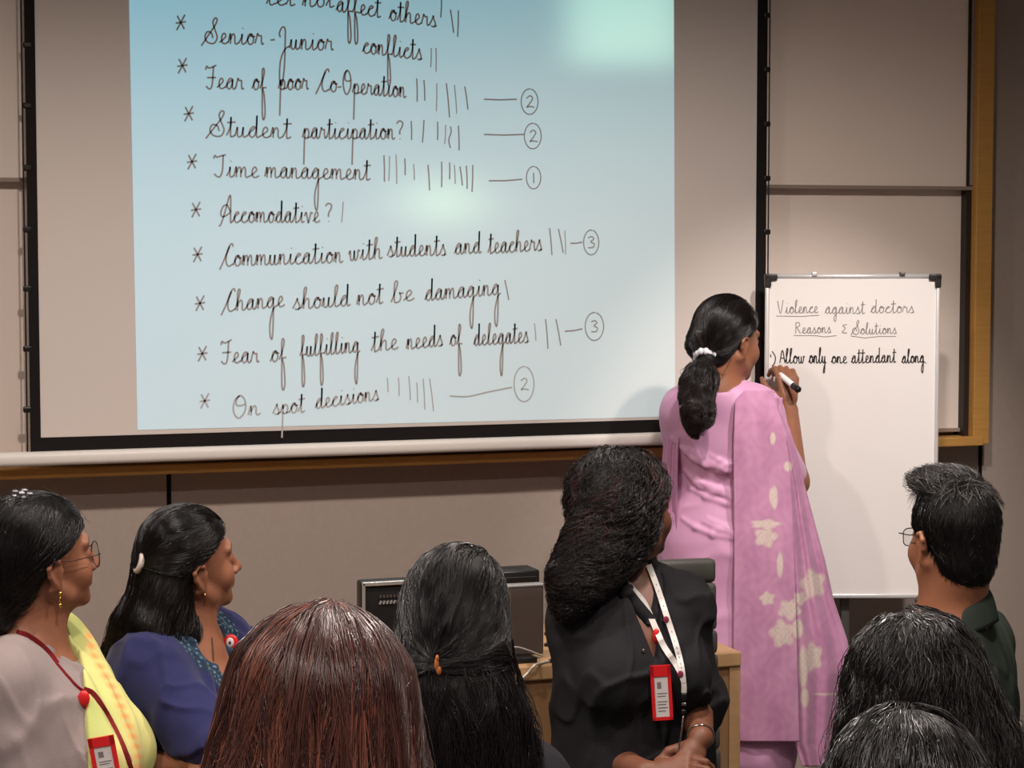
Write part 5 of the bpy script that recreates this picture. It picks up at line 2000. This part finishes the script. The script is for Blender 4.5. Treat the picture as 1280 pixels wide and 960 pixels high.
# ---- man in the dark green shirt ------------------------------------------------------------
def person_man():
    hr = rot(-20.2, -3.2, -1.0)
    hc = np.array((.883, 4.30, 1.154))
    th = R_(-70)
    fw = np.array([math.sin(th), math.cos(th), 0])
    c7 = hc + np.array((.012, -.01, -.168))
    p = Person('person', 'seated man in a dark green shirt and thin glasses with short black hair', hc, hr, .996, -70, (150, 96, 70), c7=c7, woman=False, girth=1.0, shoulders=(c7 - np.array((math.cos(th), -math.sin(th), 0)) * .165 + np.array((0, 0, -.105)), c7 + np.array((math.cos(th), -math.sin(th), 0)) * .165 + np.array((.012, 0, -.075))), trap=.034,
               wrists=(c7 + fw * .10 + np.array((0, -.10, -.36)), c7 + fw * .10 + np.array((.04, .08, -.36))))
    p.body(.0036, neck_r=.058)
    S = Shape()
    p.trunk(S, .012)
    p.arm(S, 'L', .014, 1.6, .060, .05, .042)
    p.arm(S, 'R', .014, 1.6, .060, .05, .042)
    neck_cut(p, S, (.058, .064, .055), .045, .010, v=(.028, .085))
    wrinkle(S, 51, .0065, 18, 65)
    cloth(p, S, 'green_shirt', M_GREEN, .0042)
    # folded collar, high at the nape and open in front
    Mt = np.stack([p.rt, p.fw, p.up], 1)

    def col(u, v):
        a = -math.pi / 2 + (u - .5) * 5.0
        r = .062 + .022 * v
        cx, cf = np.cos(a), np.sin(a)
        z = np.interp(cf, [-1, -.4, 0, .6, 1], [.070, .050, .004, -.050, -.070]) - .064 * v + .012 * np.sin(v * 3.1)
        return p.c7 + np.stack([cx * r * 1.02, cf * r + .006, z], -1) @ Mt.T
    sheet('collar', col, 70, 12, .004, M_GREEN, p.root)
    H = Shape()
    scalp(H, p, .006, True, (-.062, -.100), (-.008, -.014), (.088, .062))
    H.ell(p.L(0, .03, .108), (.060, .062, .026), .03)
    H.ell(p.L(-.005, .07, .105), (.045, .035, .02), .025)
    roots = sample_roots(H, hc + hr[:, 2] * .02, 5200, lambda P: H(P) < 1)
    Rm, t0 = p.hM

    def fl(P):
        q = (P - t0) @ Rm
        top = np.clip((q[:, 2] - .07) / .03, 0, 1)[:, None]
        f = np.zeros_like(q)
        f[:, 1] = 1.0
        f[:, 0] = -.25
        f[:, 2] = .35
        d = q - np.array((0, -.05, .10))
        d[:, 2] = 0
        d /= np.linalg.norm(d, axis=1)[:, None] + 1e-6
        s_ = .45 * d + np.array((0, 0, -1.0))
        w_ = top * (q[:, 1:2] > -.045)
        return (w_ * f + (1 - w_) * s_) @ Rm.T
    st = strands(H, p, roots, fl, 6, .0045, (-.002, .001), .0006, base=(17, 15, 15), seed=12, jitter=.35, lift=.006, follow=.75)
    rt_ = sample_roots(H, hc + hr[:, 2] * .05, 1500, lambda P: ((P - t0) @ Rm)[:, 2] > .09)
    st2 = strands(H, p, rt_, fl, 8, .0055, (-.001, .003), .0006, base=(26, 24, 24), seed=13, jitter=.5, lift=.016, follow=.5, tint=(120, 112, 108), tfrac=.10)
    hair_obj(p, [st, st2], H, .0036)
    glasses(p, mat('thin_dark_rim', (40, 36, 36), .3, .5, metal=.7), .023, 'square', .033, M_LENS)
    p.lowers(M_NAVYT)
    return p


# ---- audience seen from behind ---------------------------------------------------------------
def person_back(label, hc, s, heading, tone, top_mat, hair, drop=.175, sw=.155):
    hr = rot(heading, -4, 0)
    p = Person('person', label, hc, hr, s, heading * .5, tone, girth=1.0, sw=sw, c7=np.array(hc) + np.array((0, -.035, -drop)))
    p.body(.0055)
    S = Shape()
    p.trunk(S, .010)
    for sd in 'LR':
        p.arm(S, sd, .012, .9)
    neck_cut(p, S, (.075, .085, .07), .03, .0)
    wrinkle(S, int(hc[0] * 1000) % 97 + 60, .003, 20, 70)
    cloth(p, S, 'top', top_mat, .006)
    hair(p)
    p.lowers(M_NAVYT)
    return p


def hair_brown(p):
    H = Shape()
    s = p.s
    H.ell(p.L(0, -.02, .036), np.array((.094, .108, .098)), .02)
    H.cap(p.L(0, -.030, .01), p.L(0, -.055, -.10), .100, .118, .05, None, 'u', (np.array([0, 1, 0]), .86))
    H.cap(p.L(0, -.055, -.10), p.L(0, -.085, -.34), .118, .128, .04, None, 'u', (np.array([0, 1, 0]), .62))
    Rm, t = p.hM
    # open at the face
    H.ell(np.array((0, .125, -.06)), np.array((.060, .10, .15)), .02, p.hM, 's')
    locks(H, 32, .0050, 60, 300)
    c = p.L(.012, .0, .13)
    roots = np.vstack([sample_roots(H, p.L(0, -.01, .02), 5200, lambda P: P[:, 2] > p.hc[2] + .02), sample_roots(H, p.L(0, -.05, -.12), 2600, lambda P: (P[:, 2] < p.hc[2] + .02) & (P[:, 2] > p.hc[2] - .26), rmax=.3)])
    st = strands(H, p, roots, away_down(c, 1.0, .75), 26, .0135, (-.001, .0035), .00068, base=(76, 44, 38), var=.5, tint=(128, 76, 62), tfrac=.25, seed=14, jitter=.06, K=210, step_off=.006, curl=.0012, cfreq=40, clump=.012, fray=.004)
    g = roots[::9]
    st2 = strands(H, p, g, away_down(c, 1.0, .75), 24, .014, (.001, .006), .0005, base=(58, 32, 30), seed=15, jitter=.22, curl=.003, cfreq=40, fray=.010)
    hair_obj(p, [st, st2], H, .005, 'straight_brown_hair', base=(46, 22, 20), strand_mat=M_HAIRBROWN)


def hair_halftied(p):
    H = Shape()
    H.ell(p.L(0, -.02, .036), np.array((.086, .104, .096)), .02)
    H.ell(p.L(.012, -.05, .10), np.array((.055, .055, .040)), .03)
    clip = pix(545, 829, p.hc[1] - .125)
    H.cap(p.L(0, -.05, -.02), p.L(0, -.07, -.10), .080, .076, .04)
    H.chain([p.L(0, -.07, -.09), pix(570, 880, p.hc[1] - .10), pix(582, 935, p.hc[1] - .11), pix(594, 1010, p.hc[1] - .12)], [.076, .074, .080, .088], .05, 'u', (np.array([0, 1, 0]), .6))
    H.ell(np.array((0, .125, -.06)), np.array((.060, .10, .15)), .02, p.hM, 's')
    locks(H, 33, .0042, 110, 260, (1, 1, .25))
    roots = sample_roots(H, p.L(0, -.01, .03), 3800, lambda P: P[:, 2] > clip[2] - .005)
    st = strands(H, p, roots, toward(clip, (0, 0, -.15)), 16, .013, (-.001, .003), .0006, base=(24, 21, 22), seed=16, stop=near(clip, .012), jitter=.08, K=120, step_off=.007, curl=.003, cfreq=60, fray=.003)
    r2 = sample_roots(H, pix(578, 870, p.hc[1] - .06), 3200, lambda P: P[:, 2] < clip[2] + .03, rmax=.3)
    st2 = strands(H, p, r2, lambda P: np.tile(np.array([.10, -.02, -1.0]), (len(P), 1)), 18, .012, (-.001, .005), .0006, base=(24, 21, 22), seed=17, jitter=.16, K=100, step_off=.009, curl=.0055, cfreq=55, clump=.03, fray=.012)
    ho = hair_obj(p, [st, st2], H, .005)
    cp = hit(H, 546, 829) + np.array((0, -.010, 0))
    MB().ball(cp, (.004, .004, .012), 10, 8).ball(cp + np.array((.004, 0, -.010)), (.005, .004, .008), 10, 8).ball(cp + np.array((.001, 0, .010)), (.003, .004, .006), 10, 8) \
        .done('hair_clip', mat('tortoise_clip', (176, 104, 56), .25, .5), p.root, ho, smooth=True)


def hair_wavy(p):
    H = Shape()
    H.ell(p.L(0, -.02, .036), np.array((.080, .104, .092)), .02)
    H.cap(p.L(0, -.030, .02), p.L(.008, -.06, -.10), .085, .112, .05, None, 'u', (np.array([0, 1, 0]), .85))
    H.cap(p.L(.008, -.06, -.10), p.L(.02, -.085, -.30), .112, .125, .04, None, 'u', (np.array([0, 1, 0]), .62))
    H.ell(np.array((0, .125, -.06)), np.array((.060, .10, .15)), .02, p.hM, 's')
    locks(H, 34, .004, 90, 260, (1, 1, .3))
    c = p.L(-.01, .0, .13)
    roots = np.vstack([sample_roots(H, p.L(0, -.01, .02), 3600, lambda P: P[:, 2] > p.hc[2] + .01), sample_roots(H, p.L(0, -.05, -.12), 2600, lambda P: P[:, 2] < p.hc[2] + .03, rmax=.3)])
    st = strands(H, p, roots, away_down(c, 1.0, .85), 24, .0115, (.0, .008), .00065, base=(25, 22, 22), seed=18, jitter=.2, K=170, step_off=.010, curl=.0065, cfreq=85, clump=.022, fray=.020, tint=(70, 64, 62), tfrac=.05)
    hair_obj(p, [st], H, .005, 'wavy_hair')


def hair_plain(p):
    H = Shape()
    H.ell(p.L(0, -.02, .036), np.array((.084, .104, .092)), .02)
    H.cap(p.L(0, -.030, .01), p.L(0, -.06, -.14), .084, .090, .05, None, 'u', (np.array([0, 1, 0]), .85))
    H.cap(p.L(0, -.06, -.14), p.L(0, -.085, -.30), .090, .080, .04, None, 'u', (np.array([0, 1, 0]), .62))
    H.ell(np.array((0, .125, -.06)), np.array((.060, .10, .15)), .02, p.hM, 's')
    locks(H, 35, .003)
    c = p.L(.01, .03, .13)
    roots = np.vstack([sample_roots(H, p.L(0, -.01, .02), 4200, lambda P: P[:, 2] > p.hc[2] + .01), sample_roots(H, p.L(0, -.05, -.12), 1200, lambda P: P[:, 2] < p.hc[2] + .03, rmax=.3)])
    st = strands(H, p, roots, away_down(c, 1.0, .7), 22, .0115, (.0, .006), .0007, base=(24, 21, 21), seed=19, jitter=.16, K=120, step_off=.008, curl=.003, cfreq=60, clump=.025, fray=.008)
    hair_obj(p, [st], H, .005)


PEOPLE = {
    'pink': person_pink,
    'black': person_black,
    'blue': person_blue,
    'glasses': person_glasses,
    'man': person_man,
    'brown': lambda: person_back('audience member with long straight reddish brown hair, seen from behind', np.array((-.226, 2.55, 1.180)), .95, 4, 'brown',
                                 mat('grey_top', (96, 92, 98), .9, .1), hair_brown),
    'half': lambda: person_back('audience member with black hair half tied by a small orange clip, seen from behind', np.array((-.096, 3.65, 1.092)), .95, 6, 'brown',
                                mat('charcoal_top', (44, 42, 46), .9, .1), hair_halftied, .215, .125),
    'wavy': lambda: person_back('audience member with frizzy wavy black hair below the man in green, seen from behind', np.array((.598, 3.20, 1.063)), .95, -4, 'brown',
                                mat('dusky_top', (58, 50, 56), .9, .1), hair_wavy),
    'plain': lambda: person_back('audience member whose dark crown just shows in front of the frizzy wavy hair', np.array((.482, 2.60, 1.050)), .95, 2, 'brown',
                                 mat('slate_top', (62, 64, 72), .9, .1), hair_plain),
}
built = {}
for k, fn in PEOPLE.items():
    if ONLY is None or k in ONLY:
        built[k] = fn()

# ------------------------------------------------------------------ chairs
LBL = {'black': 'grey ribbed conference chair carrying the woman in the black shirt', 'blue': 'grey chair carrying the woman in the blue kurta', 'glasses': 'grey chair carrying the woman in glasses',
       'man': 'grey conference chair at the right edge carrying the man in the dark green shirt', 'brown': 'grey chair under the person with reddish brown hair', 'half': 'grey chair under the person with half tied black hair',
       'wavy': 'grey chair under the person with frizzy wavy hair', 'plain': 'grey chair under the person at the bottom edge'}
for k, p in built.items():
    if k == 'pink':
        continue
    b0 = p.pel - p.fw * .02
    if k == 'black':
        b0 = b0 + np.array((.098, .02, 0))
    if k == 'man':
        b0 = b0 + p.fw * .13
    make_chair(LBL[k], (b0[0], b0[1], 0), p.th, 1.0 if k == 'black' else .93 if k == 'man' else .80)

# ------------------------------------------------------------------ things on the desk
M_DARKPANEL = mat('dark_grey_panel', (78, 66, 60), 0.35, 0.4)
M_SILVER = mat('silver_edge', (206, 200, 196), 0.25, 0.5, metal=0.7)
M_CASE = mat('black_case', (26, 24, 24), 0.35, 0.4)
wy0 = fy + 0.10


def dpt(px, py, y):
    return wpix(px, py, y)


# the black vented box on the left
a = dpt(452, 728, wy0 + .05)
b_ = dpt(604, 720, wy0 + .05)
zb = dz
eq = Root('equipment_case', 'black vented equipment case on the desk, behind the half tied black hair', 'equipment case', ((a[0] + b_[0]) / 2, wy0 + .13, dz), 'W')
W_eq = b_[0] - a[0]
MB().box(((a[0] + b_[0]) / 2, wy0 + .075, (dz + a[2]) / 2), (W_eq, .05, a[2] - dz), bev=.006).done('case_body', M_CASE, eq, smooth=True)
MB().box(((a[0] + b_[0]) / 2, wy0 + .046, a[2] - .004), (W_eq, .008, .010), bev=.002).box((a[0] + .004, wy0 + .046, (dz + a[2]) / 2), (.007, .008, a[2] - dz), bev=.002).done('silver_edge', M_SILVER, eq)
for r_ in (0, 1):
    for i in range(16):
        MB().box((a[0] + .045 + i * .0085, wy0 + .048, a[2] - .036 - r_ * .014), (.004, .006, .006 if r_ == 0 else .009), ry=.5 if r_ else 0).done('vent_slot', M_SILVER if r_ else M_DARKPANEL, eq)
MB().box((a[0] + .15, wy0 + .075, a[2] + .010), (.05, .03, .020), bev=.004).done('top_knob', M_CASE, eq, smooth=True)
# the dark panel on the right and the black box behind it
c0, c1 = dpt(596, 735, wy0 - .03), dpt(680, 732, wy0 - .03)
mon = Root('monitor', 'dark grey flat monitor with silver top edge on the desk beside the black case', 'monitor', ((c0[0] + c1[0]) / 2, wy0 - .03, dz), 'W')
MB().box(((c0[0] + c1[0]) / 2, wy0 - .018, (dz + .012 + c1[2]) / 2), (c1[0] - c0[0], .024, c1[2] - dz - .012), bev=.004).done('panel', M_DARKPANEL, mon)
MB().box(((c0[0] + c1[0]) / 2, wy0 - .018, c1[2] + .002), (c1[0] - c0[0] + .002, .028, .007), bev=.002).done('silver_edge', M_SILVER, mon)
MB().box(((c0[0] + c1[0]) / 2, wy0 - .01, dz + .007), (c1[0] - c0[0] - .06, .12, .014), bev=.004).done('base', M_CASE, mon)
d0, d1 = dpt(610, 714, wy0 + .30), dpt(675, 712, wy0 + .30)
sp = Root('black_box', 'black box standing behind the dark grey monitor on the desk', 'box', ((d0[0] + d1[0]) / 2, wy0 + .34, dz), 'W')
MB().box(((d0[0] + d1[0]) / 2, wy0 + .345, (dz + d1[2]) / 2), (d1[0] - d0[0], .09, d1[2] - dz), bev=.005).done('shell', M_CASE, sp, smooth=True)
MB().box(((d0[0] + d1[0]) / 2, wy0 + .299, (dz + d1[2]) / 2), (d1[0] - d0[0] - .02, .006, d1[2] - dz - .03), bev=.002).done('grille', M_BLACKPL, sp)


def on_desk(px, py, up=.004):
    d = c2w(ray_c(px, py))
    t = (dz + up - CAM_Z) / d[2]
    return Vector((d[0] * t, d[1] * t, dz + up))


M_CABLEB = mat('black_cable', (28, 25, 24), .5, .3)
M_CABLEW = mat('white_cable', (214, 204, 190), .5, .3)


def cable(label, pts, m, r=.0032):
    P = np.array([tuple(q) for q in pts])
    t = MB().tube(spline(P, 8), r, 8)
    c = P[0]
    rt = Root('cable', label, 'cable', tuple(c), 'W')
    t.done('cord', m, rt, smooth=True)
    e = P[0]
    MB().box(e, (.010, .010, .008), bev=.002).done('plug', M_CABLEB, rt)
    return rt


yf_ = fy - .008
cable('white cable hanging over the front of the desk beside the monitor', [on_desk(688, 826), on_desk(676, 829), on_desk(668, 832), dpt(660, 841, yf_), dpt(648, 852, yf_), dpt(636, 862, yf_)], M_CABLEW)
cable('grey cable curving across the foot of the dark monitor', [wpix(632, 812, wy0 - .045), wpix(645, 809, wy0 - .05), wpix(660, 813, wy0 - .05), wpix(678, 820, wy0 - .045)], mat('grey_cable', (150, 140, 132), .5, .3), .0026)
cable('black cable looping on the desk at the right of the monitor', [on_desk(683, 806), on_desk(687, 800), on_desk(690, 794), on_desk(694, 790)], M_CABLEB)
cable('short black cable end above the looping one, behind the woman in black', [on_desk(683, 792), on_desk(688, 790), on_desk(693, 789)], M_CABLEB)

# ------------------------------------------------------------------ the marker in the writing hand
t0, t1 = pix(972, 466, 6.225), pix(999, 488, 6.125)
dv = t1 - t0
dl = np.linalg.norm(dv)
mk = Root('marker_pen', 'white marker pen with black end in the writing woman\'s hand', 'marker', tuple(t0), 'C')
q = [t0 + dv * t for t in (0, .06, .10, .13, .72, .725, .97, 1.0)]
MB().tube([q[0], q[1], q[2]], [.0018, .003, .006], 12).done('tip', M_BLACKPL, mk, smooth=True)
MB().tube([q[2], q[3], q[4]], [.006, .0088, .0088], 14).done('barrel', mat('marker_white', (236, 232, 230), .3, .5), mk, smooth=True)
MB().tube([q[4], q[5], q[6], q[7]], [.0088, .0096, .0096, .007], 14).done('cap', M_BLACKPL, mk, smooth=True)
